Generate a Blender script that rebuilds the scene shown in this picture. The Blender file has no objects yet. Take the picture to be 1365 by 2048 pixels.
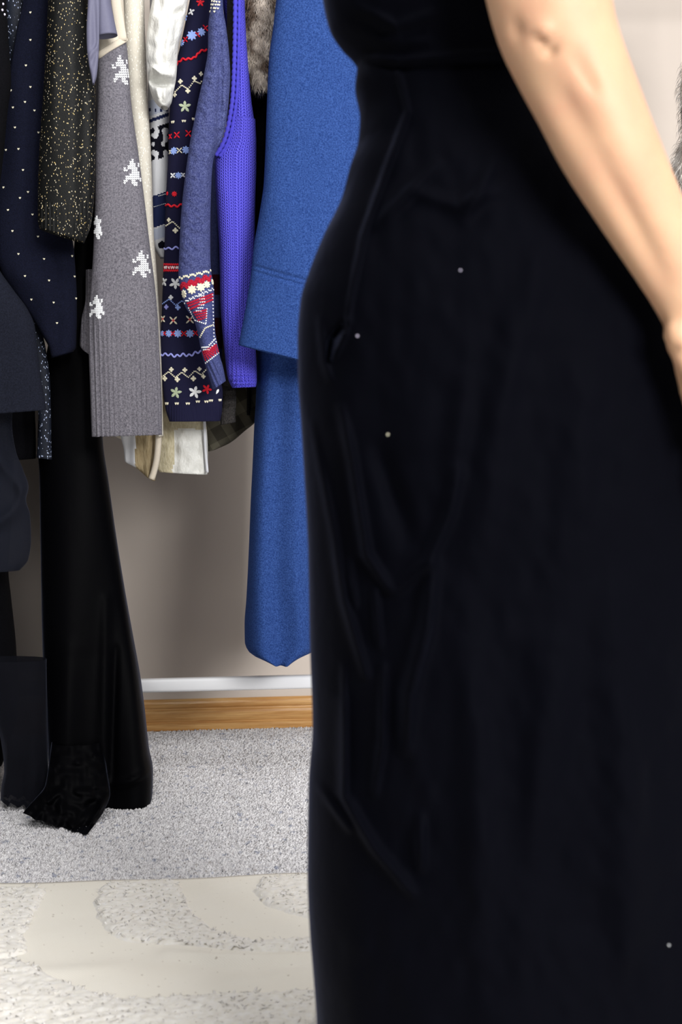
import bpy, math, random
import numpy as np
from mathutils import Matrix, Vector, Euler
from mathutils.bvhtree import BVHTree

random.seed(7)
rng = np.random.default_rng(7)
S = bpy.context.scene
C = S.collection
W, H = 1365, 2048

# ------------------------------------------------------------------ camera
LENS, SENS = 35.0, 22.3
F = LENS / SENS * H
cam_d = bpy.data.cameras.new('camera')
cam_d.sensor_fit = 'VERTICAL'
cam_d.sensor_height = SENS
cam_d.sensor_width = SENS * W / H
cam_d.lens = LENS
cam_d.clip_start = 0.05
cam = bpy.data.objects.new('camera', cam_d)
C.objects.link(cam)
TILT, YAW, ROLL = math.radians(4.46), math.radians(-4.0), math.radians(-0.7)
CM = (Matrix.Translation((0, 0, 0.808)) @ Matrix.Rotation(YAW, 4, 'Z')
      @ Matrix.Rotation(math.radians(90) - TILT, 4, 'X') @ Matrix.Rotation(ROLL, 4, 'Z'))
cam.matrix_world = CM
cam_d.dof.use_dof = True
cam_d.dof.focus_distance = 3.1
cam_d.dof.aperture_fstop = 4.5
S.camera = cam
CI = CM.inverted()
CO = np.array(CM.translation)
CR = np.array(CM.to_3x3())
CIR = np.array(CI.to_3x3())

# ------------------------------------------------------------------ world, lights, exposure
S.view_settings.view_transform = 'Standard'
S.view_settings.look = 'None'
S.view_settings.exposure = 0.0
S.view_settings.gamma = 1.0
S.view_settings.use_curve_mapping = False
world = bpy.data.worlds.new('world')
S.world = world
world.use_nodes = True
world.node_tree.nodes['Background'].inputs[0].default_value = (0.95, 0.97, 1.0, 1)
world.node_tree.nodes['Background'].inputs[1].default_value = 0.13


def area(name, loc, target, size, power, col):
    d = bpy.data.lights.new(name, 'AREA')
    d.shape = 'RECTANGLE'
    d.size, d.size_y = size
    d.energy = power
    d.color = col
    o = bpy.data.objects.new(name, d)
    o.location = loc
    o.rotation_euler = (Vector(target) - Vector(loc)).to_track_quat('-Z', 'Y').to_euler()
    C.objects.link(o)


area('wide_window_daylight', (2.5, -4.0, 3.1), (0.2, 3.2, 0.7), (2.8, 1.8), 620, (1.0, 0.99, 0.98))
area('side_window_daylight', (2.3, 0.2, 1.9), (0.3, 2.6, 0.9), (1.3, 1.3), 16, (1.0, 0.985, 0.97))
area('ceiling_daylight', (0.1, 1.25, 2.7), (0.1, 2.5, 0.0), (2.2, 1.2), 46, (1.0, 0.98, 0.96))


# ------------------------------------------------------------------ helpers: projection
def at(px, py, Y):
    """world points on the plane y=Y under photo pixels (arrays ok)"""
    px = np.asarray(px, float); py = np.asarray(py, float); Y = np.asarray(Y, float)
    px, py, Y = np.broadcast_arrays(px, py, Y)
    d = np.stack([(px - W / 2) / F, (H / 2 - py) / F, -np.ones_like(px)], -1) @ CR.T
    t = (Y - CO[1]) / d[..., 1]
    return CO + d * t[..., None]


def onz(px, py, z=0.0):
    px = np.asarray(px, float); py = np.asarray(py, float)
    d = np.stack([(px - W / 2) / F, (H / 2 - py) / F, -np.ones_like(px)], -1) @ CR.T
    t = (z - CO[2]) / d[..., 2]
    return CO + d * t[..., None]


def proj(P):
    q = (np.asarray(P) - CO) @ CIR.T
    return W / 2 - q[..., 0] / q[..., 2] * F, H / 2 + q[..., 1] / q[..., 2] * F


def ray(px, py):
    d = np.array([(px - W / 2) / F, (H / 2 - py) / F, -1.0]) @ CR.T
    return Vector(CO), Vector(d).normalized()


def pchip(x, y, xi):
    """smooth monotone cubic through the points"""
    x = np.asarray(x, float); y = np.asarray(y, float)
    if len(x) == 2:
        return np.interp(xi, x, y)
    h = np.diff(x); dl = np.diff(y) / h
    m = np.zeros_like(y)
    for i in range(1, len(x) - 1):
        if dl[i - 1] * dl[i] > 0:
            w1 = 2 * h[i] + h[i - 1]; w2 = h[i] + 2 * h[i - 1]
            m[i] = (w1 + w2) / (w1 / dl[i - 1] + w2 / dl[i])
    m[0], m[-1] = dl[0], dl[-1]
    k = np.clip(np.searchsorted(x, xi) - 1, 0, len(x) - 2)
    t = (xi - x[k]) / h[k]
    return ((1 + 2 * t) * (1 - t) ** 2 * y[k] + t * (1 - t) ** 2 * h[k] * m[k]
            + t * t * (3 - 2 * t) * y[k + 1] + t * t * (t - 1) * h[k] * m[k + 1])


def vnoise(x, y, seed=0):
    """smooth value noise, vectorised"""
    xi = np.floor(x).astype(int); yi = np.floor(y).astype(int)
    fx = x - xi; fy = y - yi
    fx = fx * fx * (3 - 2 * fx); fy = fy * fy * (3 - 2 * fy)

    def hsh(a, b):
        v = np.sin(a * 127.1 + b * 311.7 + seed * 74.7) * 43758.5453
        return v - np.floor(v)
    return ((hsh(xi, yi) * (1 - fx) + hsh(xi + 1, yi) * fx) * (1 - fy)
            + (hsh(xi, yi + 1) * (1 - fx) + hsh(xi + 1, yi + 1) * fx) * fy) * 2 - 1


def strokes(px, py, lines):
    """sum of soft ridges along polylines: (points, sigma px, amplitude m)"""
    out = np.zeros_like(px)
    for pts, sg, am in lines:
        best = np.full(px.shape, 1e9)
        n = len(pts)
        tot = 0.0
        fade = np.ones(px.shape)
        for i in range(n - 1):
            ax, ay = pts[i]; bx, by = pts[i + 1]
            dx, dy = bx - ax, by - ay
            t = np.clip(((px - ax) * dx + (py - ay) * dy) / (dx * dx + dy * dy), 0, 1)
            dd = (px - ax - t * dx) ** 2 + (py - ay - t * dy) ** 2
            s = (i + t) / (n - 1)
            up = dd < best
            best = np.where(up, dd, best)
            fade = np.where(up, np.sin(np.pi * np.clip(s * 0.86 + 0.07, 0, 1)) ** 0.6, fade)
        out += am * fade * np.exp(-best / (2 * sg * sg))
    return out


# ------------------------------------------------------------------ helpers: objects
def tag(o, label=None, cat=None, group=None, kind=None):
    if label: o['label'] = label
    if cat: o['category'] = cat
    if group: o['group'] = group
    if kind: o['kind'] = kind
    return o


def empty(name, loc, label, cat, group=None):
    o = bpy.data.objects.new(name, None)
    o.empty_display_size = 0.05
    o.location = loc
    C.objects.link(o)
    return tag(o, label, cat, group)


def wloc(o):
    v = Vector((0, 0, 0))
    while o is not None:
        v += o.location
        o = o.parent
    return v


def mesh_obj(name, V, Fc, mats, parent=None, uv=None, fm=None, smooth=True):
    V = np.asarray(V, float)
    if parent is not None:
        V = V - np.array(wloc(parent))
    me = bpy.data.meshes.new(name)
    if isinstance(Fc, np.ndarray):
        nf, k = Fc.shape
        me.vertices.add(len(V)); me.vertices.foreach_set('co', V.astype(np.float32).ravel())
        me.loops.add(nf * k); me.loops.foreach_set('vertex_index', Fc.astype(np.int32).ravel())
        me.polygons.add(nf)
        me.polygons.foreach_set('loop_start', np.arange(0, nf * k, k, dtype=np.int32))
        me.update(calc_edges=True)
    else:
        me.from_pydata(V.tolist(), [], Fc)
    if uv is not None:
        l = me.uv_layers.new(name='UVMap')
        vi = np.empty(len(me.loops), np.int32)
        me.loops.foreach_get('vertex_index', vi)
        l.data.foreach_set('uv', np.asarray(uv, np.float32)[vi].ravel())
    if not isinstance(mats, (list, tuple)):
        mats = [mats]
    for m in mats:
        me.materials.append(m)
    if fm is not None:
        me.polygons.foreach_set('material_index', np.asarray(fm, np.int32))
    me.polygons.foreach_set('use_smooth', np.full(len(me.polygons), smooth))
    me.update()
    o = bpy.data.objects.new(name, me)
    C.objects.link(o)
    if parent is not None:
        o.parent = parent
    return o


class Surf:
    """a lofted cloth: vertices kept in world space for sticking things on"""
    def __init__(s, V, Fq):
        s.V, s.F = V, Fq
        s._b = None

    def hit(s, px, py):
        if s._b is None:
            s._b = BVHTree.FromPolygons([Vector(v) for v in s.V], [tuple(int(i) for i in f) for f in s.F])
        o, d = ray(px, py)
        p, n, i, _ = s._b.ray_cast(o, d)
        if p is None:
            return None
        if n.dot(d) > 0:
            n = -n
        return p, n


def loft(name, rows, Y, hd, mats, parent, n=56, step=5, p=2.3, disp=None, hem=True, paint=None,
         ydrift=None, ripple=0.0, rk=3, seed=0, hdrows=None, captop=True, rag=0.0, hemw=None, ground=False):
    """closed tube of cloth. rows: (y, xl, xr) or (xl, yl, xr, yr) in photo px at depth Y; hd: half depth in m"""
    R = []
    for r in rows:
        R.append((r[1], r[0], r[2], r[0]) if len(r) == 3 else r)
    R = np.array(R, float)
    ym = (R[:, 1] + R[:, 3]) / 2
    t = np.linspace(ym[0], ym[-1], max(4, int((ym[-1] - ym[0]) / step) + 1))
    xl, yl, xr, yr = [pchip(ym, R[:, k], t) for k in range(4)]
    Yc = np.full_like(t, Y) if ydrift is None else Y + np.interp(t, [a for a, b in ydrift], [b for a, b in ydrift])
    hdv = np.full_like(t, hd) if hdrows is None else pchip([a for a, b in hdrows], [b for a, b in hdrows], t)
    L = at(xl, yl, Yc); Rr = at(xr, yr, Yc)
    cen = (L + Rr) / 2; a = (Rr - L) / 2
    th = np.linspace(0, 2 * np.pi, n, endpoint=False)
    ct = np.sign(np.cos(th)) * np.abs(np.cos(th)) ** (2 / p)
    st = np.sign(np.sin(th)) * np.abs(np.sin(th)) ** (2 / p)
    V = cen[:, None, :] + a[:, None, :] * ct[None, :, None]
    V[:, :, 1] += hdv[:, None] * st[None, :]
    if ripple:
        ph = vnoise(t / 160.0, t * 0 + seed * 3.3, seed)[:, None] * 2.0
        grow = np.clip((t - t[0]) / max(1, t[-1] - t[0]), 0, 1)[:, None] * 0.8 + 0.2
        V[:, :, 1] += ripple * grow * np.sin(rk * np.pi * ct[None, :] + ph + seed) * np.abs(st[None, :]) ** 0.5
    if disp is not None:
        px, py = proj(V)
        dd = disp(px, py) * np.clip(np.abs(st[None, :]) * 1.6, 0, 1) * (st[None, :] < 0)
        V[:, :, 1] -= dd
    if hemw is not None:
        qx, qy = proj(V)
        wgt = np.clip((t - (t[-1] - 90)) / 90, 0, 1)[:, None] ** 2
        V[:, :, 2] += wgt * hemw[0] * (Yc[:, None] / F) * (0.2 + np.abs(vnoise(qx / hemw[1] + 7.7, qy * 0, 5)) * 1.3)
    if ground:
        low = V[..., 2] < 0.004
        qx, qy = proj(V)
        V[low] = onz(qx[low], qy[low], 0.004 + rng.uniform(0, 0.001, int(low.sum())))
    if rag:
        V[-1, :, 2] += rag * rng.uniform(-1, 1, n)
    m = len(t)
    rings = [V]
    if hem:
        b = V[-1]; c = b.mean(0)
        i1 = c + (b - c) * 0.965
        b2 = V[max(0, m - 1 - max(2, int(14 / step)))]; c2 = b2.mean(0)
        i2 = c2 + (b2 - c2) * 0.90
        rings += [i1[None], i2[None]]
    VV = np.concatenate(rings, 0)
    M = VV.shape[0]
    idx = np.arange(M * n).reshape(M, n)
    q = np.stack([idx[:-1], idx[1:], np.roll(idx, -1, 1)[1:], np.roll(idx, -1, 1)[:-1]], -1).reshape(-1, 4)
    arc = np.cumsum(np.linalg.norm(np.roll(V, -1, 1) - V, axis=2), 1)
    umean = arc.mean(0)
    uv = np.zeros((M, n, 2)); uv[:, :, 0] = umean[None]; uv[:, :, 1] = VV[:, :, 2]
    flat = VV.reshape(-1, 3)
    fm = None
    if paint is not None:
        fc = flat[q].mean(1)
        fx, fy = proj(fc)
        fm = paint(fx, fy)
    fl = [tuple(int(i) for i in f) for f in q] if False else q
    o = mesh_obj(name, flat, q, mats, parent, uv.reshape(-1, 2), fm)
    o.data.polygons.foreach_set('use_smooth', np.ones(len(o.data.polygons), bool))
    s = Surf(flat, q)
    o_s = (o, s)
    return o_s


def tube_mesh(P, r, n=10, ell=None, side=None):
    """round tube along world points; r scalar or array; ell: factor across 'side'"""
    P = np.asarray(P, float); m = len(P)
    r = np.broadcast_to(np.asarray(r, float), (m,))
    T = np.gradient(P, axis=0); T /= np.linalg.norm(T, axis=1)[:, None]
    ref = np.array([0, 1.0, 0]) if side is None else np.asarray(side, float)
    V = []
    for i in range(m):
        a = ref - T[i] * (ref @ T[i])
        if np.linalg.norm(a) < 1e-4:
            a = np.array([1.0, 0, 0]) - T[i] * T[i][0]
        a /= np.linalg.norm(a); b = np.cross(T[i], a)
        th = np.linspace(0, 2 * np.pi, n, endpoint=False)
        e = 1.0 if ell is None else (ell if np.isscalar(ell) else ell[i])
        V.append(P[i] + r[i] * (np.cos(th)[:, None] * a * e + np.sin(th)[:, None] * b))
    V = np.concatenate(V)
    Fc = []
    for i in range(m - 1):
        for j in range(n):
            k = (j + 1) % n
            Fc.append((i * n + j, i * n + k, (i + 1) * n + k, (i + 1) * n + j))
    Fc.append(tuple(range(n - 1, -1, -1)))
    Fc.append(tuple(range((m - 1) * n, m * n)))
    return V, Fc


def tube(name, P, r, mat, parent=None, n=10, ell=None, side=None):
    V, Fc = tube_mesh(P, r, n, ell, side)
    return mesh_obj(name, V, Fc, mat, parent)


def sm(pts, k=8):
    """resample a polyline smoothly"""
    pts = np.asarray(pts, float)
    d = np.r_[0, np.cumsum(np.linalg.norm(np.diff(pts, axis=0), axis=1))]
    t = np.linspace(0, d[-1], (len(pts) - 1) * k + 1)
    return np.stack([pchip(d, pts[:, i], t) for i in range(pts.shape[1])], 1)


def join(parts):
    V = []; Fc = []; o = 0
    for v, f in parts:
        V.append(np.asarray(v)); Fc += [tuple(i + o for i in g) for g in f]; o += len(v)
    return np.concatenate(V), Fc


def boxm(x0, x1, y0, y1, z0, z1):
    V = np.array([[x, y, z] for x in (x0, x1) for y in (y0, y1) for z in (z0, z1)])
    return V, [(0, 1, 3, 2), (4, 6, 7, 5), (0, 4, 5, 1), (2, 3, 7, 6), (0, 2, 6, 4), (1, 5, 7, 3)]


# ------------------------------------------------------------------ helpers: materials
class M:
    def __init__(s, name):
        s.m = bpy.data.materials.new(name); s.m.use_nodes = True
        s.t = s.m.node_tree; s.p = s.t.nodes['Principled BSDF']

    def n(s, kind, **kw):
        x = s.t.nodes.new(kind)
        for k, v in kw.items(): setattr(x, k, v)
        return x

    def put(s, sock, v):
        if isinstance(v, bpy.types.NodeSocket): s.t.links.new(v, sock)
        else: sock.default_value = v

    def ma(s, op, a, b=0.0, c=0.0):
        x = s.n('ShaderNodeMath', operation=op)
        s.put(x.inputs[0], a); s.put(x.inputs[1], b); s.put(x.inputs[2], c)
        return x.outputs[0]

    def mix(s, f, a, b):
        x = s.n('ShaderNodeMix', data_type='RGBA')
        s.put(x.inputs[0], f); s.put(x.inputs[6], a if isinstance(a, bpy.types.NodeSocket) else (*a, 1))
        s.put(x.inputs[7], b if isinstance(b, bpy.types.NodeSocket) else (*b, 1))
        return x.outputs[2]

    def coord(s, which='Object', scale=(1, 1, 1)):
        c = s.n('ShaderNodeTexCoord'); mp = s.n('ShaderNodeMapping')
        s.t.links.new(c.outputs[which], mp.inputs[0]); mp.inputs[3].default_value = scale
        return mp.outputs[0]

    def noise(s, v, scale, detail=2.0, rough=0.5):
        x = s.n('ShaderNodeTexNoise'); s.t.links.new(v, x.inputs['Vector'])
        x.inputs['Scale'].default_value = scale; x.inputs['Detail'].default_value = detail
        x.inputs['Roughness'].default_value = rough
        return x.outputs['Fac']

    def ramp(s, f, a, b):
        x = s.n('ShaderNodeMapRange'); s.put(x.inputs[0], f)
        x.inputs[1].default_value = a; x.inputs[2].default_value = b
        return x.outputs[0]

    def bump(s, h, strength, dist):
        x = s.n('ShaderNodeBump'); s.put(x.inputs['Height'], h)
        x.inputs['Strength'].default_value = strength; x.inputs['Distance'].default_value = dist
        s.t.links.new(x.outputs[0], s.p.inputs['Normal'])

    def base(s, col, rough=0.9, spec=0.2, sheen=0.0, tint=(1, 1, 1)):
        s.put(s.p.inputs['Base Color'], col if isinstance(col, bpy.types.NodeSocket) else (*col, 1))
        s.p.inputs['Roughness'].default_value = rough
        s.p.inputs['Specular IOR Level'].default_value = spec
        s.p.inputs['Sheen Weight'].default_value = sheen
        s.p.inputs['Sheen Roughness'].default_value = 0.4
        s.p.inputs['Sheen Tint'].default_value = (*tint, 1)
        return s.m


def srgb(r, g, b):
    f = lambda v: (v / 255 / 12.92) if v <= 10 else ((v / 255 + 0.055) / 1.055) ** 2.4
    return (f(r), f(g), f(b))


def wool(name, a, b, scale=420, rough=0.95, sheen=0.15, bump=0.5, dist=0.0012, stretch=(1, 1, 1)):
    m = M(name); v = m.coord('Object', stretch)
    f = m.ramp(m.noise(v, scale, 3, 0.65), 0.33, 0.67)
    m.bump(f, bump, dist)
    return m.base(m.mix(f, a, b), rough, 0.1, sheen, b)


def knit(name, dark, light, cols=240, rws=210, rough=0.9, bump=0.6, dist=0.0012, mottle=0.0, ms=700):
    m = M(name)
    c = m.n('ShaderNodeTexCoord'); sp = m.n('ShaderNodeSeparateXYZ')
    m.t.links.new(c.outputs['UV'], sp.inputs[0])
    fr = m.ma('FRACT', m.ma('MULTIPLY', sp.outputs[0], cols))
    f = m.ma('MULTIPLY', m.ma('ABSOLUTE', m.ma('SUBTRACT', fr, 0.5)), 2.0)
    ph = m.ma('ADD', m.ma('MULTIPLY', sp.outputs[1], rws), m.ma('MULTIPLY', f, -0.9))
    w = m.ma('MULTIPLY_ADD', m.ma('SINE', m.ma('MULTIPLY', ph, 6.28318)), 0.5, 0.5)
    arch = m.ma('SINE', m.ma('MULTIPLY', f, 3.14159))
    h = m.ma('MULTIPLY_ADD', w, 0.5, m.ma('MULTIPLY', arch, 0.5))
    if mottle:
        v = m.coord('Object')
        h2 = m.ma('ADD', m.ma('MULTIPLY', h, 1 - mottle), m.ma('MULTIPLY', m.ramp(m.noise(v, ms, 3, 0.65), 0.3, 0.7), mottle))
    else:
        h2 = h
    m.bump(h, bump, dist)
    return m.base(m.mix(h2, dark, light), rough, 0.12, 0.12, light)  # low parts between stitches painted darker, crevice shade put into the colour


def lurex(name, dark, mid, fl1, fl2, scale=300, thr=0.72, r=0.33, patch=8.0):
    m = M(name)
    v = m.coord('Object', (1.1, 1, 0.5))
    x = m.n('ShaderNodeTexVoronoi'); m.t.links.new(v, x.inputs['Vector']); x.inputs['Scale'].default_value = scale
    sep = m.n('ShaderNodeSeparateColor'); m.t.links.new(x.outputs['Color'], sep.inputs[0])
    pt = m.ma('MULTIPLY', m.noise(v, patch * 6, 2), 0.22)
    on = m.ma('GREATER_THAN', m.ma('ADD', sep.outputs[0], pt), thr + 0.11)
    near = m.ma('LESS_THAN', x.outputs['Distance'], r)
    k = m.ma('MULTIPLY', on, near)
    g = m.mix(m.noise(v, 500, 2), dark, mid)
    fc = m.mix(sep.outputs[1], fl1, fl2)
    m.bump(m.noise(v, 600, 2), 0.5, 0.001)
    m.base(m.mix(k, g, fc), 0.6, 0.2)
    return m.m


def plain(name, col, rough=0.6, spec=0.3, nz=0.0, sc=200, bump=0.0):
    m = M(name)
    if nz:
        f = m.noise(m.coord('Object'), sc, 3)
        c2 = tuple(max(0, x * (1 - nz)) for x in col)
        if bump: m.bump(f, bump, 0.001)
        return m.base(m.mix(f, c2, col), rough, spec)
    return m.base(col, rough, spec)


MAT = {}
# setting
def mk_setting():
    m = M('wall_paint'); v = m.coord('Object')
    f = m.noise(v, 160, 3); m.bump(f, 0.15, 0.0008)
    MAT['wall'] = m.base(m.mix(m.noise(v, 1.3, 1), srgb(198, 186, 175), srgb(203, 192, 182)), 0.75, 0.25)
    m = M('carpet'); v = m.coord('Object')
    a = m.mix(m.ramp(m.noise(v, 120, 3, 0.6), 0.35, 0.65), srgb(206, 204, 207), srgb(238, 237, 238))
    fl = m.ramp(m.noise(v, 62, 1.0), 0.64, 0.72)
    fl2 = m.ramp(m.noise(m.coord('Object', (1.7, 1.4, 1)), 85, 1.0), 0.66, 0.72)
    a = m.mix(m.ma('MULTIPLY', fl, 0.75), a, srgb(140, 146, 166))
    a = m.mix(m.ma('MULTIPLY', fl2, 0.6), a, srgb(150, 140, 132))
    m.bump(m.noise(v, 260, 3), 0.6, 0.003)
    MAT['carpet'] = m.base(a, 1.0, 0.05)
    m = M('golden_oak'); v = m.coord('Object', (1.4, 22, 30))
    g = m.ramp(m.noise(v, 3.2, 6, 0.62), 0.3, 0.7)
    g2 = m.ramp(m.noise(m.coord('Object', (5, 90, 160)), 3.0, 3, 0.6), 0.45, 0.75)
    c = m.mix(g, srgb(184, 130, 70), srgb(228, 184, 122))
    c = m.mix(m.ma('MULTIPLY', g2, 0.55), c, srgb(146, 88, 36))
    m.bump(g2, 0.2, 0.0006)
    MAT['oak'] = m.base(c, 0.26, 0.5)


mk_setting()
MAT['ceil'] = plain('ceiling_paint', (0.8, 0.79, 0.77), 0.9, 0.1)
MAT['white_metal'] = plain('white_powder_coat', srgb(238, 239, 242), 0.3, 0.5)
MAT['cream_thread'] = plain('cream_thread', srgb(236, 230, 205), 0.7, 0.2)
MAT['white_thread'] = plain('white_thread', srgb(240, 242, 245), 0.7, 0.2)
MAT['green_thread'] = plain('sage_thread', srgb(178, 190, 160), 0.55, 0.3)
MAT['red_thread'] = plain('red_thread', srgb(222, 30, 48), 0.65, 0.25)
MAT['blue_thread'] = plain('pale_blue_thread', srgb(150, 176, 240), 0.65, 0.25)
MAT['lilac_thread'] = plain('lilac_thread', srgb(165, 170, 245), 0.65, 0.25)
MAT['bead'] = plain('pearl_bead', srgb(225, 218, 240), 0.2, 0.6)
MAT['navy_knit'] = knit('navy_knit', srgb(18, 18, 38), srgb(34, 34, 64), 420, 330, bump=0.3)
MAT['slate'] = wool('slate_boucle', srgb(52, 58, 108), srgb(98, 106, 156), 330, bump=0.8, dist=0.002)
MAT['slate_rib'] = wool('slate_rib', srgb(54, 60, 106), srgb(84, 92, 142), 420)
MAT['royal'] = knit('royal_blue_knit', srgb(36, 31, 146), srgb(108, 104, 236), 112, 180, bump=1.0, dist=0.002)
MAT['coat'] = wool('blue_wool', srgb(26, 50, 104), srgb(56, 85, 148), 380, bump=0.5, sheen=0.08)
MAT['grey_knit'] = knit('grey_knit', srgb(54, 53, 62), srgb(148, 145, 154), 300, 300, bump=0.4, mottle=0.7, ms=330)
MAT['cream_knit'] = knit('cream_rib', srgb(196, 184, 166), srgb(232, 224, 208), 250, 300, bump=0.4, mottle=0.3)
MAT['cream_lurex'] = lurex('cream_lurex', srgb(196, 190, 176), srgb(222, 217, 204), (0.95, 0.93, 0.85), (0.9, 0.88, 0.8), 420, 0.75, 0.4)
MAT['tan'] = wool('tan_lining', srgb(128, 112, 84), srgb(172, 156, 124), 300, stretch=(1, 1, 0.15))
MAT['beige'] = wool('beige_lining', srgb(180, 170, 140), srgb(208, 199, 172), 300, stretch=(1, 1, 0.3))
MAT['lavender'] = plain('grey_lavender_jersey', srgb(108, 108, 130), 0.6, 0.25, 0.12, 300, 0.2)
MAT['dotted'] = wool('midnight_knit', srgb(12, 14, 26), srgb(22, 25, 44), 500, sheen=0.05)
MAT['charcoal'] = wool('charcoal_cloth', srgb(22, 24, 33), srgb(34, 37, 50), 420, sheen=0.08)
MAT['black'] = wool('black_cloth', srgb(5, 5, 8), srgb(12, 12, 17), 400, sheen=0.02)
MAT['gold_lurex'] = lurex('gold_lurex', srgb(5, 6, 7), srgb(20, 21, 20), srgb(226, 196, 120), srgb(250, 240, 215), 480, 0.765, 0.31)
MAT['silver_lurex'] = lurex('silver_lurex', srgb(14, 17, 26), srgb(30, 36, 50), srgb(215, 225, 250), srgb(180, 195, 235), 420, 0.70, 0.34)
MAT['ribdark'] = wool('charcoal_rib', srgb(34, 33, 34), srgb(66, 63, 62), 350)
MAT['jac_white'] = knit('jacquard_white', srgb(196, 198, 206), srgb(236, 237, 240), 340, 300, bump=0.3)
MAT['jac_blue'] = knit('jacquard_pale_blue', srgb(150, 162, 190), srgb(214, 220, 234), 340, 300, bump=0.3)
MAT['jac_navy'] = knit('jacquard_navy', srgb(20, 26, 56), srgb(44, 54, 96), 340, 300, bump=0.3)
MAT['jac_black'] = knit('jacquard_black', srgb(8, 8, 18), srgb(20, 20, 34), 340, 300, bump=0.3)
MAT['fi_red'] = wool('fair_isle_red', srgb(150, 24, 52), srgb(212, 44, 66), 500)
MAT['fi_maroon'] = wool('fair_isle_maroon', srgb(50, 14, 26), srgb(74, 22, 36), 500)


def mk_special():
    m = M('white_satin'); v = m.coord('Object', (1, 1, 0.6))
    f = m.noise(v, 75, 4, 0.6); m.bump(f, 0.8, 0.005)
    MAT['satin'] = m.base(m.mix(f, srgb(206, 206, 200), srgb(232, 232, 228)), 0.4, 0.4, 0.1)
    m = M('black_velvet'); v = m.coord('Object')
    f = m.noise(v, 26, 4, 0.6); m.bump(f, 0.25, 0.004)
    MAT['velvet_black'] = m.base(srgb(2, 2, 4), 0.6, 0.05, 0.28, (0.45, 0.5, 0.75))
    m.p.inputs['Sheen Roughness'].default_value = 0.2
    m = M('navy_velvet'); v = m.coord('Object')
    f = m.noise(v, 30, 4, 0.6); f2 = m.noise(v, 700, 2)
    m.bump(m.ma('ADD', f, m.ma('MULTIPLY', f2, 0.05)), 0.16, 0.006)
    MAT['velvet'] = m.base(m.mix(m.noise(v, 900, 2), srgb(3, 3, 8), srgb(5, 6, 12)), 0.8, 0.03, 0.17, (0.42, 0.48, 0.85))
    m.p.inputs['Sheen Roughness'].default_value = 0.24
    m = M('skin'); v = m.coord('Object')
    f = m.ramp(m.noise(v, 16, 3), 0.35, 0.7); f2 = m.noise(v, 120, 3)
    m.bump(f2, 0.08, 0.001)
    MAT['skin'] = m.base(m.mix(m.ma('MULTIPLY', f, 0.6), srgb(214, 172, 138), srgb(204, 150, 124)), 0.5, 0.35)
    m.p.inputs['Subsurface Weight'].default_value = 0.25
    m.p.inputs['Subsurface Radius'].default_value = (0.012, 0.005, 0.003)
    m.p.inputs['Subsurface Scale'].default_value = 0.5
    m = M('olive_check'); v = m.coord('Object')
    sp = m.n('ShaderNodeSeparateXYZ'); m.t.links.new(v, sp.inputs[0])
    sx = m.ma('GREATER_THAN', m.ma('SINE', m.ma('MULTIPLY', m.ma('ADD', sp.outputs[0], m.ma('MULTIPLY', sp.outputs[2], 0.6)), 130)), 0.2)
    sz = m.ma('GREATER_THAN', m.ma('SINE', m.ma('MULTIPLY', m.ma('SUBTRACT', sp.outputs[2], m.ma('MULTIPLY', sp.outputs[0], 0.5)), 110)), 0.2)
    k = m.ma('MULTIPLY', m.ma('ADD', sx, sz), 0.5)
    MAT['check'] = m.base(m.mix(m.ma('ADD', m.ma('MULTIPLY', k, 0.7), m.ma('MULTIPLY', m.noise(v, 40, 3), 0.3)),
                                srgb(44, 41, 36), srgb(110, 106, 92)), 0.9, 0.1)
    m = M('dark_chiffon'); v = m.coord('Object')
    m.base(srgb(24, 27, 38), 0.8, 0.15, 0.1, (0.6, 0.65, 0.9))
    m.p.inputs['Alpha'].default_value = 0.72
    MAT['chiffon'] = m.m
    m = M('black_veil')
    m.base(srgb(14, 15, 22), 0.85, 0.1, 0.1, (0.5, 0.55, 0.8))
    m.p.inputs['Alpha'].default_value = 0.93
    MAT['veil'] = m.m
    m = M('wall_shade_sheer')
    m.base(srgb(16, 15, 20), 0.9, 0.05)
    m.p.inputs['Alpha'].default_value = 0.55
    MAT['sheer'] = m.m  # see-through black whose tone stands in for shade on the wall
    m = M('fur_brown'); v = m.coord('Object')
    f = m.ramp(m.noise(v, 26, 2), 0.38, 0.62)
    MAT['fur'] = m.base(m.mix(f, srgb(120, 102, 88), srgb(244, 232, 216)), 0.7, 0.3)
    m = M('fur_grey'); v = m.coord('Object')
    f = m.ramp(m.noise(v, 30, 2), 0.35, 0.65)
    MAT['fur_grey'] = m.base(m.mix(f, srgb(176, 168, 160), srgb(240, 235, 228)), 0.7, 0.3)
    m = M('rug_canvas')
    c = m.n('ShaderNodeTexCoord'); sp = m.n('ShaderNodeSeparateXYZ'); m.t.links.new(c.outputs['Object'], sp.inputs[0])
    h = m.ma('MULTIPLY', m.ma('SINE', m.ma('MULTIPLY', sp.outputs[0], 1500)), m.ma('SINE', m.ma('MULTIPLY', sp.outputs[1], 1100)))
    v = m.coord('Object'); fl = m.ramp(m.noise(v, 120, 1), 0.73, 0.77)
    m.bump(m.ma('ADD', h, m.noise(v, 60, 3)), 0.25, 0.0015)
    cc = m.mix(m.noise(v, 9, 3), srgb(246, 240, 227), srgb(251, 247, 237))
    MAT['canvas'] = m.base(m.mix(m.ma('MULTIPLY', fl, 0.5), cc, srgb(150, 130, 110)), 0.95, 0.1)
    m = M('rug_tuft'); v = m.coord('Object')
    MAT['tuft'] = m.base(m.mix(m.ramp(m.noise(v, 90, 2), 0.3, 0.7), srgb(234, 229, 219), srgb(248, 245, 239)), 0.95, 0.1)
    m.p.inputs['Subsurface Weight'].default_value = 0.4
    m.p.inputs['Subsurface Radius'].default_value = (0.006, 0.006, 0.005)
    m.p.inputs['Subsurface Scale'].default_value = 1.0
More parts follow.
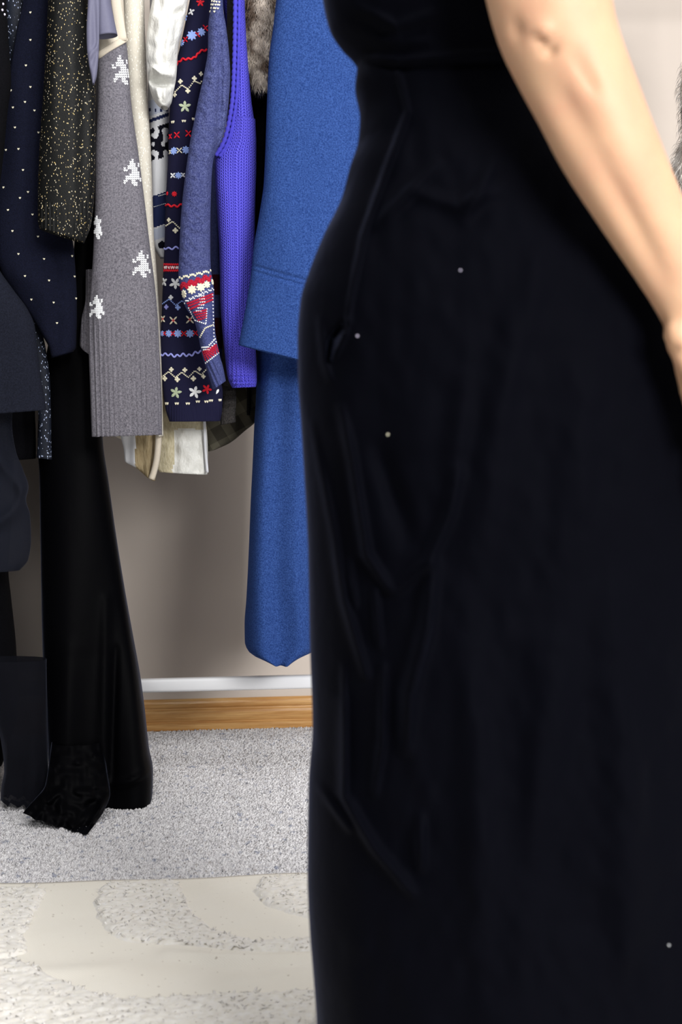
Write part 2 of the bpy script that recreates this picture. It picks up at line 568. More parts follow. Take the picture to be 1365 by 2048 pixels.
    MAT['hair'] = plain('brown_hair', srgb(70, 46, 30), 0.5, 0.4, 0.4, 60, 0.5)


mk_special()

# ------------------------------------------------------------------ setting
WALL_Y = 3.78
XL, XR = -1.6, 2.6
FLOOR_B = -1.0


def struct(name, V, Fc, mat, smooth=False):
    o = mesh_obj(name, V, Fc, mat, smooth=smooth)
    o['kind'] = 'structure'
    return o


struct('wall_back', *boxm(XL, XR, WALL_Y, WALL_Y + 0.1, -0.05, 2.75), MAT['wall'])
fl = struct('floor', *boxm(XL, XR, FLOOR_B, WALL_Y + 0.1, -0.05, 0.0), MAT['carpet'])
# oak baseboard with a moulded profile
prof = [(0, 0), (0.0150, 0), (0.0156, 0.010), (0.0150, 0.0145), (0.0128, 0.0165), (0.0086, 0.0175), (0.0086, 0.0195), (0.0104, 0.022), (0.0118, 0.030),
        (0.0116, 0.040), (0.0098, 0.046), (0.0066, 0.0485), (0.0060, 0.0505), (0.0064, 0.0525), (0.0098, 0.0545), (0.0104, 0.058), (0.0098, 0.063), (0.0074, 0.068),
        (0.0040, 0.0715), (0.0, 0.073)]
V = []; Fc = []
for x in (XL, XR):
    for a, b in prof:
        V.append((x, WALL_Y - a, b + 0.002))
k = len(prof)
for i in range(k - 1):
    Fc.append((i, i + 1, k + i + 1, k + i))
struct('baseboard_back', V, Fc, MAT['oak'])


def tufts(name, P, hgt, wid, mat, parent, lean=0.5, jit=0.4, up=None):
    """short strands of yarn: a four sided spike each"""
    n = len(P)
    ang = rng.uniform(0, 2 * np.pi, n)
    h = hgt * rng.uniform(1 - jit, 1 + jit, n)
    w = wid * rng.uniform(0.7, 1.3, n)
    ln = rng.normal(0, lean, (n, 2)) * h[:, None]
    base = np.stack([np.stack([np.cos(ang + k * np.pi * 2 / 3), np.sin(ang + k * np.pi * 2 / 3), np.zeros(n)], -1)
                     for k in range(3)], 1) * w[:, None, None]
    b = P[:, None, :] + base
    top = b * 1.0
    top = P[:, None, :] + base * 0.6
    top[:, :, :2] += ln[:, None, :] * 0.6
    top[:, :, 2] += h[:, None] * 0.75
    tip = P.copy(); tip[:, :2] += ln; tip[:, 2] += h
    V = np.concatenate([b, top, tip[:, None]], 1).reshape(-1, 3)
    o = np.arange(n)[:, None] * 7
    tri = np.array([[0, 1, 4], [0, 4, 3], [1, 2, 5], [1, 5, 4], [2, 0, 3], [2, 3, 5], [3, 4, 6], [4, 5, 6], [5, 3, 6]])
    Fq = (o[:, :, None] + tri[None]).reshape(-1, 3)
    ob = mesh_obj(name, V, Fq, mat, parent)
    ob['kind'] = 'stuff'
    return ob


# carpet pile over the visible floor, one layer of loops
p0 = onz(np.array([-60.0]), np.array([1780.0]))[0]
gx = np.arange(-0.75, 0.75, 0.0048); gy = np.arange(2.55, WALL_Y - 0.016, 0.0052)
GX, GY = np.meshgrid(gx, gy)
P = np.stack([GX.ravel(), GY.ravel(), np.zeros(GX.size)], -1)
P[:, :2] += rng.uniform(-0.0024, 0.0024, (len(P), 2))
_a, _b = proj(P)
P = P[_b < 1779 - _a * 0.02]
tufts('carpet_pile', P, 0.0036, 0.0036, MAT['carpet'], fl, 0.5)

# ------------------------------------------------------------------ rug
def rug_edge(x):
    return 0.006 * np.sin(x * 9 + 0.5) + 0.004 * np.sin(x * 23)


e0 = onz(20, 1772)[1]; e1 = onz(600, 1757)[1]
RX0, RX1 = -1.15, 1.25
RY0 = 0.75
x_l = onz(20, 1772)[0]; x_r = onz(600, 1757)[0]
slope = (e1 - e0) / (x_r - x_l)
rug = empty('rug', (0.0, (RY0 + e0) / 2, 0.0), 'cream woven rug with shaggy tufted swirls in front of the rack', 'rug')
nx, ny = 260, 200
u = np.linspace(RX0, RX1, nx)
edge = e0 + slope * (u - x_l) + rug_edge(u)
vv = np.linspace(0, 1, ny)
X = np.repeat(u[None], ny, 0); Yg = RY0 + (edge[None] - RY0) * vv[:, None]


def rug_z(px, py, X, Yv):
    z = 0.0075 + 0.0016 * vnoise(X * 7, Yv * 12, 3)
    z = z + strokes(px, py, [([(330, 1918), (450, 1932), (540, 1934), (640, 1925)], 7, 0.010),
                             ([(420, 1985), (540, 1972), (650, 1955)], 9, 0.004),
                             ([(0, 1950), (120, 1955), (240, 1945)], 9, 0.003)])
    return z


px, py = proj(np.stack([X, Yg, np.zeros_like(X)], -1))
Z = rug_z(px, py, X, Yg)
top = np.stack([X, Yg, Z], -1).reshape(-1, 3)
bot = top.copy(); bot[:, 2] = 0.001
idx = np.arange(nx * ny).reshape(ny, nx)
q = np.stack([idx[:-1, :-1], idx[:-1, 1:], idx[1:, 1:], idx[1:, :-1]], -1).reshape(-1, 4)
N = nx * ny
ring = np.concatenate([idx[0, :], idx[1:, -1], idx[-1, -2::-1], idx[-2:0:-1, 0]])
rn = np.roll(ring, -1)
side = np.stack([ring, ring + N, rn + N, rn], -1)
mesh_obj('woven_base', np.concatenate([top, bot]), np.concatenate([q, q[:, ::-1] + N, side]), MAT['canvas'], rug)


def inpoly(x, y, poly):
    c = np.zeros(x.shape, bool)
    j = len(poly) - 1
    for i in range(len(poly)):
        xi, yi = poly[i]; xj, yj = poly[j]
        t = ((yi > y) != (yj > y)) & (x < (xj - xi) * (y - yi) / (yj - yi + 1e-9) + xi)
        c ^= t; j = i
    return c


patches = [
    [(-260, 1780), (75, 1786), (92, 1792), (66, 1830), (46, 1880), (50, 1915), (20, 1925), (-260, 1930)],
    [(222, 1776), (300, 1772), (350, 1768), (365, 1800), (385, 1840), (425, 1872), (520, 1895), (620, 1888), (720, 1880), (720, 1905),
     (620, 1915), (520, 1914), (430, 1906), (360, 1898), (262, 1894), (228, 1882), (205, 1855), (193, 1815), (204, 1785)],
    [(524, 1766), (640, 1758), (760, 1755), (760, 1870), (620, 1846), (575, 1834), (535, 1822), (514, 1796)],
    [(-260, 1935), (30, 1930), (90, 1962), (120, 1975), (190, 2000), (240, 2010), (330, 2006), (480, 2000), (640, 1992), (640, 2100), (-260, 2100)],
]
for poly in patches:
    pw = onz(np.array([a for a, b in poly], float), np.array([b for a, b in poly], float))
    x0, x1 = pw[:, 0].min(), pw[:, 0].max(); y0, y1 = pw[:, 1].min(), pw[:, 1].max()
    n = int((x1 - x0) * (y1 - y0) / (0.0038 ** 2))
    Pp = np.stack([rng.uniform(x0, x1, n), rng.uniform(y0, y1, n), np.zeros(n)], -1)
    a, b = proj(Pp)
    j1 = vnoise(Pp[:, 0] * 120, Pp[:, 1] * 120, 5) * 6
    keep = inpoly(a + j1, b + j1 * 0.4, poly)
    Pp = Pp[keep]; a = a[keep]; b = b[keep]
    Pp[:, 2] = rug_z(a, b, Pp[:, 0], Pp[:, 1]) - 0.001
    Pp = Pp[::4]
    gxs = np.arange(x0 - 0.01, x1 + 0.01, 0.004); gys = np.arange(y0 - 0.01, y1 + 0.01, 0.004)
    PX_, PY_ = np.meshgrid(gxs, gys)
    a, b = proj(np.stack([PX_, PY_, np.zeros_like(PX_)], -1))
    j1 = vnoise(PX_ * 120, PY_ * 120, 5) * 6
    ins = inpoly((a + j1).ravel(), (b + j1 * 0.4).ravel(), poly).reshape(a.shape).astype(float)
    for _ in range(2):
        pad = np.pad(ins, 1, mode='edge')
        ins = (pad[:-2, 1:-1] + pad[2:, 1:-1] + pad[1:-1, :-2] + pad[1:-1, 2:] + pad[1:-1, 1:-1]) / 5
    PZ_ = rug_z(a, b, PX_, PY_) + ins * (0.0052 + 0.0016 * vnoise(PX_ * 160, PY_ * 160, 8)) - (1 - ins) * 0.0015
    m_, n_ = PX_.shape
    ii = np.arange(m_ * n_).reshape(m_, n_)
    qq = np.stack([ii[:-1, :-1], ii[:-1, 1:], ii[1:, 1:], ii[1:, :-1]], -1).reshape(-1, 4)
    qq = qq[(ins.ravel()[qq].max(1) > 0.02)]
    mesh_obj('raised_pile', np.stack([PX_, PY_, PZ_], -1).reshape(-1, 3), qq, MAT['tuft'], rug)
    Pp[:, 2] += 0.0035
    tufts('shaggy_tuft', Pp, 0.0034, 0.0026, MAT['tuft'], rug, 1.6)

# ------------------------------------------------------------------ clothes rack
RAIL_Y, RAIL_Z = 3.30, 1.80
b0 = at(283, 1372, 3.30); b1 = at(620, 1362, 3.30)
bz = (b0[2] + b1[2]) / 2
RX_L, RX_R = -0.95, 1.45
rack = empty('clothes_rack', ((RX_L + RX_R) / 2, RAIL_Y, 0), 'white metal clothes rack with low bar above the baseboard', 'clothes rack')
tube('rail', [(RX_L, RAIL_Y, RAIL_Z), (RX_R, RAIL_Y, RAIL_Z)], 0.0125, MAT['white_metal'], rack, 16)


def rbar(x0, x1, y, z, hh, hw, r=0.006):
    pts = []
    for cx, cz, a0 in ((hw - r, hh - r, 0), (-hw + r, hh - r, 90), (-hw + r, -hh + r, 180), (hw - r, -hh + r, 270)):
        for k in range(4):
            a = math.radians(a0 + k * 30)
            pts.append((cx + r * math.cos(a), cz + r * math.sin(a)))
    n = len(pts)
    V = [(x, y + a, z + b) for x in (x0, x1) for a, b in pts]
    Fc = [(i, (i + 1) % n, n + (i + 1) % n, n + i) for i in range(n)] + [tuple(range(n))[::-1], tuple(range(n, 2 * n))]
    return V, Fc


mesh_obj('base_bar', *rbar(RX_L, RX_R, RAIL_Y, bz, 0.0137, 0.0125), MAT['white_metal'], rack)
for x in (RX_L, RX_R):
    tube('upright', [(x, RAIL_Y, 0.05), (x, RAIL_Y, RAIL_Z + 0.02)], 0.0125, MAT['white_metal'], rack, 14)
    tube('foot', [(x, RAIL_Y - 0.24, 0.03), (x, RAIL_Y - 0.2, 0.05), (x, RAIL_Y + 0.2, 0.05), (x, RAIL_Y + 0.24, 0.03)], 0.0125, MAT['white_metal'], rack, 12)
    for s in (-1, 1):
        tube('rubber_cap', [(x, RAIL_Y + s * 0.24, 0.0), (x, RAIL_Y + s * 0.24, 0.035)], 0.014, MAT['ribdark'], rack, 10)


# ------------------------------------------------------------------ embroidery pieces
def frame(nrm):
    n = np.array(nrm)
    up = np.array([0, 0, 1.0]); up = up - n * (up @ n); up /= np.linalg.norm(up)
    rt = np.cross(up, n)
    return n, up, rt


PX = 1 / 1050.0   # metres per photo pixel on the front of the rack


def petal(P, n, d, L, Wd, Ht=0.0016):
    s = np.cross(n, d)
    prof_ = [(0.0, 0.18), (0.3, 0.75), (0.62, 1.0), (0.88, 0.62), (1.0, 0.12)]
    V = []
    for sgn in (1, -1):
        for u_, w_ in (prof_ if sgn == 1 else prof_[::-1]):
            V.append(P + d * L * u_ + s * Wd * w_ * sgn)
    k = len(V)
    lo = [v - n * 0.0012 for v in V]
    hi = [P + (v - P) * 0.94 + n * Ht * 0.7 for v in V]
    mid = [P + d * L * 0.5 + n * Ht * 1.1]
    Fc = [(i, (i + 1) % k, k + (i + 1) % k, k + i) for i in range(k)] + [(k + i, k + (i + 1) % k, 2 * k) for i in range(k)]
    return np.array(lo + hi + mid), Fc


def motif(sf, kind, x, y, r, rot=0.0):
    h = sf.hit(x, y)
    if h is None:
        return None
    P = np.array(h[0]); n, up, rt = frame(h[1])
    r = r * PX
    dv = lambda a: up * math.cos(a) + rt * math.sin(a)
    parts = []
    if kind in ('f5', 'f4', 'f8', 'x', 'xb'):
        k = {'f5': 5, 'f4': 4, 'f8': 8, 'x': 4, 'xb': 4}[kind]
        off = {'f5': 0.0, 'f4': math.pi / 4, 'f8': 0.0, 'x': math.pi / 4, 'xb': math.pi / 4}[kind]
        wd = {'f5': 0.24, 'f4': 0.24, 'f8': 0.24, 'x': 0.16, 'xb': 0.3}[kind]
        for i in range(k):
            a = off + rot + i * 2 * math.pi / k
            parts.append(petal(P, n, dv(a), r * (1 if kind != 'f5' or i else 0.9), r * wd))
    elif kind == 'v':
        for a in (-0.42, 0.42):
            parts.append(petal(P - up * r * 0.6, n, dv(rot + a), r * 1.3, r * 0.33))
    elif kind == 'w':
        for o in (-0.55, 0.55):
            for a in (-0.3, 0.3):
                parts.append(petal(P - up * r * 0.7 + rt * r * o, n, dv(rot + a), r * 1.4, r * 0.3))
    elif kind == 'leaf':
        parts.append(petal(P - dv(rot) * r, n, dv(rot), r * 2, r * 0.45))
    elif kind == 'dia':
        for i in range(4):
            parts.append(petal(P, n, dv(rot + i * math.pi / 2), r, r * 0.42))
    return join(parts)


def put(sf, parent, name, kind, x, y, r, mat, rot=0.0):
    g = motif(sf, kind, x, y, r, rot)
    if g is not None:
        return mesh_obj(name, g[0], g[1], mat, parent, smooth=False)


def row(sf, parent, name, items, mat):
    """several small stitches knitted as one row"""
    gs = [motif(sf, *it) for it in items]
    gs = [g for g in gs if g is not None]
    if gs:
        return tag(mesh_obj(name, *join(gs), mat, parent, smooth=False), kind='stuff')


def zig(sf, parent, name, pts, per, amp, r, mat, st=3.4, small=True):
    """zigzag of V stitches following a guide line"""
    p = sm(np.array(pts, float), 30)
    d = np.r_[0, np.cumsum(np.linalg.norm(np.diff(p, axis=0), axis=1))]
    s = np.arange(0, d[-1], st)
    x = np.interp(s, d, p[:, 0]); y = np.interp(s, d, p[:, 1])
    tri = np.abs(((s / per) % 1) - 0.5) * 4 - 1
    return row(sf, parent, name, [('v', a, b + amp * c, r) for a, b, c in zip(x, y, tri)], mat)


def rick(sf, parent, name, pts, per, amp, r, mat):
    p = sm(np.array(pts, float), 30)
    d = np.r_[0, np.cumsum(np.linalg.norm(np.diff(p, axis=0), axis=1))]
    s = np.arange(0, d[-1], 1.2)
    x = np.interp(s, d, p[:, 0]); y = np.interp(s, d, p[:, 1])
    wob = amp * np.sin(s / per * 2 * np.pi) + amp * 0.5 * np.sin(s / per * 2 * np.pi * 0.43 + 1)
    Q = []
    for a, b in zip(x, y + wob):
        h = sf.hit(a, b)
        if h: Q.append(np.array(h[0] + h[1] * 0.0006))
    if len(Q) > 3:
        tube(name, Q, r * PX, mat, parent, 6)


def fur(name, sf, region, nst, length, mat, parent, down=0.7, wid=0.0007):
    """strands growing out of a surface, lying downwards"""
    xs = rng.uniform(region[0], region[2], nst); ys = rng.uniform(region[1], region[3], nst)
    V = []; Fq = []
    for a, b in zip(xs, ys):
        h = sf.hit(a, b)
        if h is None: continue
        P = np.array(h[0]); n, up, rt = frame(h[1])
        L = length * rng.uniform(0.6, 1.3)
        d1 = n * 0.8 - up * down + rt * rng.normal(0, 0.35) + n * rng.normal(0, 0.2); d1 /= np.linalg.norm(d1)
        d2 = n * 0.25 - up * 1.0 + rt * rng.normal(0, 0.45); d2 /= np.linalg.norm(d2)
        s = rt * wid + n * rng.normal(0, wid * 0.5)
        m1 = P + d1 * L * 0.45; m2 = m1 + d2 * L * 0.55
        o = len(V)
        V += [P - s, P + s, m1 + s, m1 - s, m2]
        Fq += [(o, o + 1, o + 2, o + 3), (o + 3, o + 2, o + 4)]
    o = mesh_obj(name, V, Fq, mat, parent, smooth=False)
    o['kind'] = 'stuff'
    return o


def garment(name, x, Y, zlow, label, cat):
    w = at(x, 800, Y)
    return empty(name, (float(w[0]), Y, zlow), label, cat)


def zpix(y, Y=3.1):
    return float(at(400, y, Y)[2])


TOP = -115     # pixel row above the frame where shoulders sit

# ------------------------------------------------------------------ blue wool coat
g = garment('wool_coat', 600, RAIL_Y, zpix(1315), 'long royal-blue wool coat hanging beside the person, its hem above the white bar', 'coat')
coat_rib = lambda px, py: strokes(px, py, [([(480, 524), (505, 531), (611, 561), (660, 574)], 2.2, -0.004),
                                           ([(478, 534), (503, 541), (611, 571), (660, 584)], 2.2, -0.004),
                                           ([(500, 300), (560, 420), (600, 640)], 30, 0.005)]) + 0.003 * vnoise(px / 60, py / 140, 4)
_, s = loft('sleeve', [(TOP, 575, 700), (-60, 566, 715), (0, 553, 722), (60, 546, 724), (111, 539, 726), (186, 535, 728), (300, 531, 728), (371, 527.5, 722),
                       (410, 522, 716), (446, 516, 710), (500, 507, 702), (535, 504, 697), (600, 494, 688), (486, 645, 680, 668), (477, 690, 668, 738)],
            3.05, 0.042, MAT['coat'], g, n=200, step=2.5, p=2.4, disp=coat_rib, seed=1)
loft('body', [(TOP - 20, 590, 690), (0, 578, 700), (300, 572, 690), (600, 540, 660), (700, 515, 650), (750, 514, 650), (800, 512, 650), (850, 509, 650), (920, 506, 650),
              (1000, 502, 652), (1100, 498, 652), (1200, 493, 652), (1250, 489.5, 650), (490, 1284, 645, 1285), (498, 1300, 632, 1294), (520, 1309, 606, 1304), (540, 1316, 584, 1315)],
     3.22, 0.10, MAT['coat'], g, n=90, p=2.8, ripple=0.010, rk=2, seed=2,
     disp=lambda px, py: 0.004 * vnoise(px / 50, py / 200, 9))

loft('back_panel', [(TOP, 600, 690), (600, 556, 660), (1000, 528, 650), (1240, 515, 648)], 3.41, 0.085, MAT['coat'], g, n=48, step=10)

# ------------------------------------------------------------------ black coat with fur tippet
g = garment('fur_trimmed_coat', 520, RAIL_Y, zpix(560), 'black coat with grey-brown fur trim between the royal-blue vest and blue wool coat', 'coat')
loft('body', [(TOP, 500, 548), (0, 497, 548), (200, 498, 540), (400, 497, 532), (640, 494, 511), (830, 494, 502)], 3.30, 0.045, MAT['black'], g, n=48, ripple=0.005)
_, s = loft('fur_trim', [(TOP, 500, 560), (-40, 497, 556), (0, 496, 550), (60, 496, 544), (110, 496, 537), (150, 500, 534), (178, 512, 530)], 3.225, 0.028, MAT['fur'], g, n=40)
fur('fur_pile', s, (488, -20, 556, 182), 7000, 0.020, MAT['fur'], g)

# ------------------------------------------------------------------ royal blue knitted vest
g = garment('knitted_vest', 475, RAIL_Y, zpix(775), 'bright royal-blue chunky knitted vest with a ribbed armhole edge', 'vest')
vd = lambda px, py: (0.0022 * np.sin(px / 8.6 * 2 * np.pi) * np.clip((py - 500) / 200, 0.12, 1) * 0.5
                     + 0.003 * np.sin(py / 9 * 2 * np.pi) * (py > 752)
                     + strokes(px, py, [([(430, 330), (452, 400), (470, 600), (480, 740)], 16, 0.006)]))
_, s = loft('front', [(240, 458, 511), (262, 454, 512), (285, 448, 513), (300, 438, 513), (312, 431, 513), (335, 430, 513), (370, 431, 512), (400, 433, 511), (450, 436, 510), (500, 439, 509),
                      (545, 440, 508), (600, 441, 508), (650, 444, 510), (700, 449, 512), (720, 451, 513), (745, 454, 514), (762, 458, 514), (465, 776, 512, 774)],
            3.14, 0.033, MAT['royal'], g, n=150, step=2.5, p=2.6, disp=vd)
loft('shoulder', [(TOP, 466, 490), (0, 467, 490), (60, 467, 492), (120, 467, 496), (200, 464, 503), (262, 458, 511), (300, 452, 512)], 3.145, 0.026, MAT['royal'], g, n=48)
loft('back', [(TOP, 452, 470), (0, 446, 470), (80, 456, 478), (160, 464, 490), (300, 464, 490), (500, 464, 490), (740, 466, 490)], 3.27, 0.04, MAT['royal'], g, n=48)
for off, rr in ((0, 0.0042), (8, 0.0036)):
    P = sm([at(a + off, b + off * 0.3, 3.112 - 0.004 * (off == 0)) for a, b in [(471, TOP), (471, 0), (470, 80), (468, 150), (465, 200), (459, 240), (451, 275), (441, 297), (431, 311)]], 14)
    w = 1 + 0.22 * np.sin(np.arange(len(P)) * 2.1)
    tube('armhole_edge', P, rr * w, MAT['royal'], g, 10)

# ------------------------------------------------------------------ slate cardigan with fair isle cuff
g = garment('fair_isle_cardigan', 400, RAIL_Y, zpix(776), 'slate-blue fleecy cardigan with a red and cream fair isle band above its narrow cuff', 'cardigan')


def slate_d(px, py):
    rib = 0.0016 * np.sin((px - (py - 726) * 0.45) / 9.5 * 2 * np.pi) * (py > 722 - (px - 420) * 0.4)
    return rib + 0.0022 * vnoise(px / 9, py / 9, 2) * (py < 540) + 0.003 * vnoise(px / 40, py / 90, 6) \
        + strokes(px, py, [([(438, 60), (442, 150), (438, 280), (434, 330)], 5, -0.010)])


_, s = loft('sleeve', [(TOP, 424, 446), (-30, 423, 446), (20, 421, 447), (50, 417, 452), (100, 416, 458), (150, 408, 461), (200, 397, 458), (250, 387, 452), (280, 381, 444), (300, 378, 434), (320, 375, 427), (350, 371, 424),
                       (400, 365, 422), (450, 361, 421), (500, 359, 421), (357, 552, 422, 538), (363, 585, 427, 568), (370, 612, 429, 596), (388, 640, 429, 622), (396, 668, 430, 655), (404, 708, 436, 692), (411, 730, 440, 712),
                       (417, 748, 446, 732), (426, 780, 452, 762)],
            3.06, 0.032, [MAT['slate'], MAT['slate_rib']], g, n=130, step=2.2, disp=slate_d,
            paint=lambda x, y: (y > 542).astype(int))
sv = s
so = C.objects[-1]
loft('body', [(TOP, 424, 440), (0, 424, 440), (200, 424, 442), (400, 418, 444), (545, 418, 446), (700, 420, 446), (748, 424, 446)], 3.27, 0.05, [MAT['slate_rib'], MAT['fi_maroon']], g, n=60,
     paint=lambda x, y: ((y > 548) & (np.sin(y / 17.0) > -0.2) & (y < 720)).astype(int))
lerp = lambda a, b, n: [(a[0] + (b[0] - a[0]) * i / (n - 1), a[1] + (b[1] - a[1]) * i / (n - 1)) for i in range(n)]
row(sv, so, 'cream_stitch_row', [('v', x, y + (3 if i % 3 == 1 else 0), 4.2) for i, (x, y) in enumerate(lerp((360, 555), (421, 541), 15))], MAT['cream_thread'])
zig(sv, so, 'red_zigzag', [(360, 572), (421, 553)], 15, 4.5, 5.0, MAT['fi_red'], 2.2)
zig(sv, so, 'red_zigzag', [(361, 577), (421, 558)], 15, 4.5, 4.2, MAT['fi_red'], 2.2)
for x, y, r in [(368, 588, 9), (384, 579, 10), (402, 574, 10), (414, 569, 8), (425, 564, 6)]:
    put(sv, so, 'cream_diamond', 'f8', x, y, r, MAT['cream_thread'])
zig(sv, so, 'white_zigzag', [(370, 604), (398, 590), (427, 578)], 7, 2.5, 2.6, MAT['white_thread'], 2.6)
for yy in (607, 612, 618):
    row(sv, so, 'red_stitch_row', [('v', x, y, 3.6) for x, y in lerp((376 + (yy - 607) * 0.5, yy), (425, yy - 19), 18)], MAT['fi_red'])
for dx, yy in ((0, 592), (1, 598), (2, 604), (0, 610), (-2, 616), (-5, 622)):
    row(sv, so, 'white_cross_stitch', [('v', 403 + dx + k * 4.2, yy, 2.8) for k in (-1, 0, 1)], MAT['white_thread'])
for i, yy in enumerate((626, 631, 636, 641)):
    row(sv, so, 'red_stitch_row', [('v', x, y, 3.6) for x, y in lerp((389 + i * 3, yy - 1), (412, yy - 6), 7 - i)], MAT['fi_red'])
row(sv, so, 'white_edge_stitch', [('v', x, y, 2.5) for x, y in lerp((378, 616), (390, 640), 7) + lerp((392, 641), (411, 648), 6) + lerp((412, 646), (414, 618), 7)], MAT['white_thread'])
row(sv, so, 'cream_arc_stitch', [('v', x, y, 2.8) for x, y in lerp((401, 674), (410, 657), 6) + lerp((413, 655), (426, 650), 5)], MAT['cream_thread'])
row(sv, so, 'white_arc_stitch', [('v', x, y, 2.8) for x, y in lerp((405, 695), (417, 694), 5) + lerp((419, 690), (430, 678), 5) + lerp((408, 700), (418, 699), 4) + lerp((421, 696), (432, 684), 4)], MAT['white_thread'])
for i in range(5):
    row(sv, so, 'red_stitch_row', [('v', x, y, 3.6) for x, y in lerp((407 + i * 1.2, 704 + i * 4), (432 + i, 690 + i * 3.4), 10 - i)], MAT['fi_red'])
row(sv, so, 'white_edge_stitch', [('v', x, y, 2.6) for x, y in lerp((412, 726), (437, 706), 9) + lerp((425, 590), (428, 680), 14)], MAT['white_thread'])
row(sv, so, 'cream_shoulder_stitch', [('v', x + rng.uniform(-2, 2), y, 3.2) for x, y in lerp((426, 2), (438, 4), 4) + lerp((423, 9), (440, 10), 5) + lerp((422, 16), (437, 17), 4) + lerp((420, 23), (428, 23), 2)], MAT['cream_thread'])

# ------------------------------------------------------------------ navy embroidered sweater
g = garment('embroidered_sweater', 385, RAIL_Y, zpix(843), 'navy sweater embroidered with rows of flowers, crosses and wavy red and lilac braid', 'sweater')


def navy_d(px, py):
    return (0.0012 * np.sin(px / 5.2 * 2 * np.pi) * (py > 812)
            + 0.003 * vnoise(px / 34, py / 90, 8) + strokes(px, py, [([(404, 600), (412, 700), (424, 775)], 10, -0.006)]))


_, nv = loft('sleeve', [(TOP, 400, 440), (-50, 390, 432), (0, 380, 428), (50, 370, 424), (100, 359, 420), (133, 351, 417), (160, 349, 410), (200, 341, 402), (250, 338, 392), (300, 337, 386), (400, 332, 372),
                        (500, 329, 366), (560, 326, 376), (622, 324, 396), (705, 320, 426), (745, 323, 437), (787, 327, 446), (817, 331, 445), (339, 843, 441, 842)],
             3.152, 0.028, MAT['navy_knit'], g, n=150, step=2.5, disp=navy_d)
no = C.objects[-1]
T = MAT
for k, x, y, r, m, rot in [
    ('f5', 401, 5, 9, 'red_thread', 0), ('f4', 383, 24, 8, 'white_thread', 0.3), ('f4', 373, 36, 7, 'blue_thread', 0.3),
    ('f8', 365, 86, 7, 'blue_thread', 0), ('f8', 384, 71, 11, 'blue_thread', 0), ('f8', 403, 64, 9, 'blue_thread', 0),
    ('f5', 370, 213, 13, 'green_thread', 0), ('f8', 348, 302, 8.5, 'blue_thread', 0), ('f8', 372, 300, 8.5, 'blue_thread', 0),
    ('f4', 346, 351, 7, 'white_thread', 0), ('f8', 357, 351, 7.5, 'blue_thread', 0), ('f4', 366, 350, 6, 'white_thread', 0),
    ('f8', 349, 388, 6, 'red_thread', 0), ('f8', 335, 387, 4, 'red_thread', 0),
    ('f5', 351, 567, 13, 'white_thread', 3.14), ('f4', 329, 564, 10, 'white_thread', 0.2),
    ('f8', 325, 667, 6, 'blue_thread', 0), ('f8', 338, 667, 8, 'blue_thread', 0), ('f8', 356, 667, 9, 'blue_thread', 0), ('f8', 380, 667, 9, 'blue_thread', 0),
    ('f5', 352, 785, 13, 'green_thread', 0.2), ('f5', 390, 784, 14, 'white_thread', 0.25), ('f5', 414, 778, 11, 'red_thread', 0.5),
]:
    put(nv, no, 'embroidered_flower', k, x, y, r, T[m], rot)
put(nv, no, 'embroidered_leaf', 'leaf', 435, 783, 6, T['white_thread'], 0.6)
for x, y, r, m in [(371, 79, 8, 'red_thread'), (395, 69, 8, 'red_thread'), (411, 56, 8, 'red_thread'), (354, 270, 9, 'red_thread'), (377, 267, 9, 'red_thread'), (341, 273, 7, 'red_thread'),
                   (359, 301, 8, 'cream_thread'), (341, 304, 6, 'cream_thread'), (347, 641, 11, 'cream_thread'), (380, 639, 11, 'cream_thread'), (326, 638, 9, 'cream_thread'),
                   (329, 667, 6, 'red_thread'), (346, 667, 8, 'red_thread'), (368, 667, 8, 'red_thread'), (391, 666, 8, 'red_thread')]:
    put(nv, no, 'cross_stitch', 'x', x, y, r, T[m])
for x, y in [(347, 641), (380, 639), (326, 638)]:
    put(nv, no, 'red_knot', 'dia', x, y, 3.4, T['red_thread'])
rick(nv, no, 'wavy_braid', [(351, 131), (370, 118), (387, 117), (399, 104), (414, 100)], 11, 1.6, 2.3, T['red_thread'])
rick(nv, no, 'wavy_braid', [(329, 407), (346, 413), (364, 409)], 12, 1.8, 2.2, T['red_thread'])
rick(nv, no, 'wavy_braid', [(328, 494), (341, 498), (358, 495)], 14, 2.2, 1.9, T['lilac_thread'])
rick(nv, no, 'wavy_braid', [(322, 707), (345, 711), (375, 710), (403, 703)], 12, 2.4, 2.0, T['lilac_thread'])
for pts in [[(351, 178), (372, 174), (403, 160)], [(333, 446), (365, 452)], [(326, 602), (374, 608)], [(325, 748), (365, 750), (415, 742)]]:
    zig(nv, no, 'zigzag_row', pts, 26, 5.5, 2.6, T['cream_thread'] if pts[0][1] != 602 else T['blue_thread'], 2.9)
for x, y, r, m in [(361, 163, 5.5, 'cream_thread'), (389, 157, 5.5, 'cream_thread'), (402, 148, 5, 'cream_thread'), (376, 182, 5.5, 'cream_thread'), (350, 190, 5, 'cream_thread'),
                   (338, 440, 5, 'cream_thread'), (351, 461, 6, 'cream_thread'), (342, 595, 5.5, 'white_thread'), (333, 614, 5.5, 'lilac_thread'), (356, 615, 6, 'blue_thread'),
                   (343, 739, 5.5, 'cream_thread'), (370, 740, 5.5, 'cream_thread'), (399, 738, 5, 'cream_thread'), (330, 757, 6, 'cream_thread'), (355, 759, 6, 'cream_thread'),
                   (387, 757, 6, 'cream_thread'), (407, 753, 5, 'cream_thread')]:
    put(nv, no, 'knitted_snowflake', 'dia', x, y, r, T[m])
for x, y in [(346, 244), (368, 242), (387, 238), (334, 807), (354, 807), (376, 807), (396, 803), (413, 803), (422, 801), (440, 800)]:
    put(nv, no, 'knitted_spot', 'w', x, y, 4.0, T['cream_thread'])
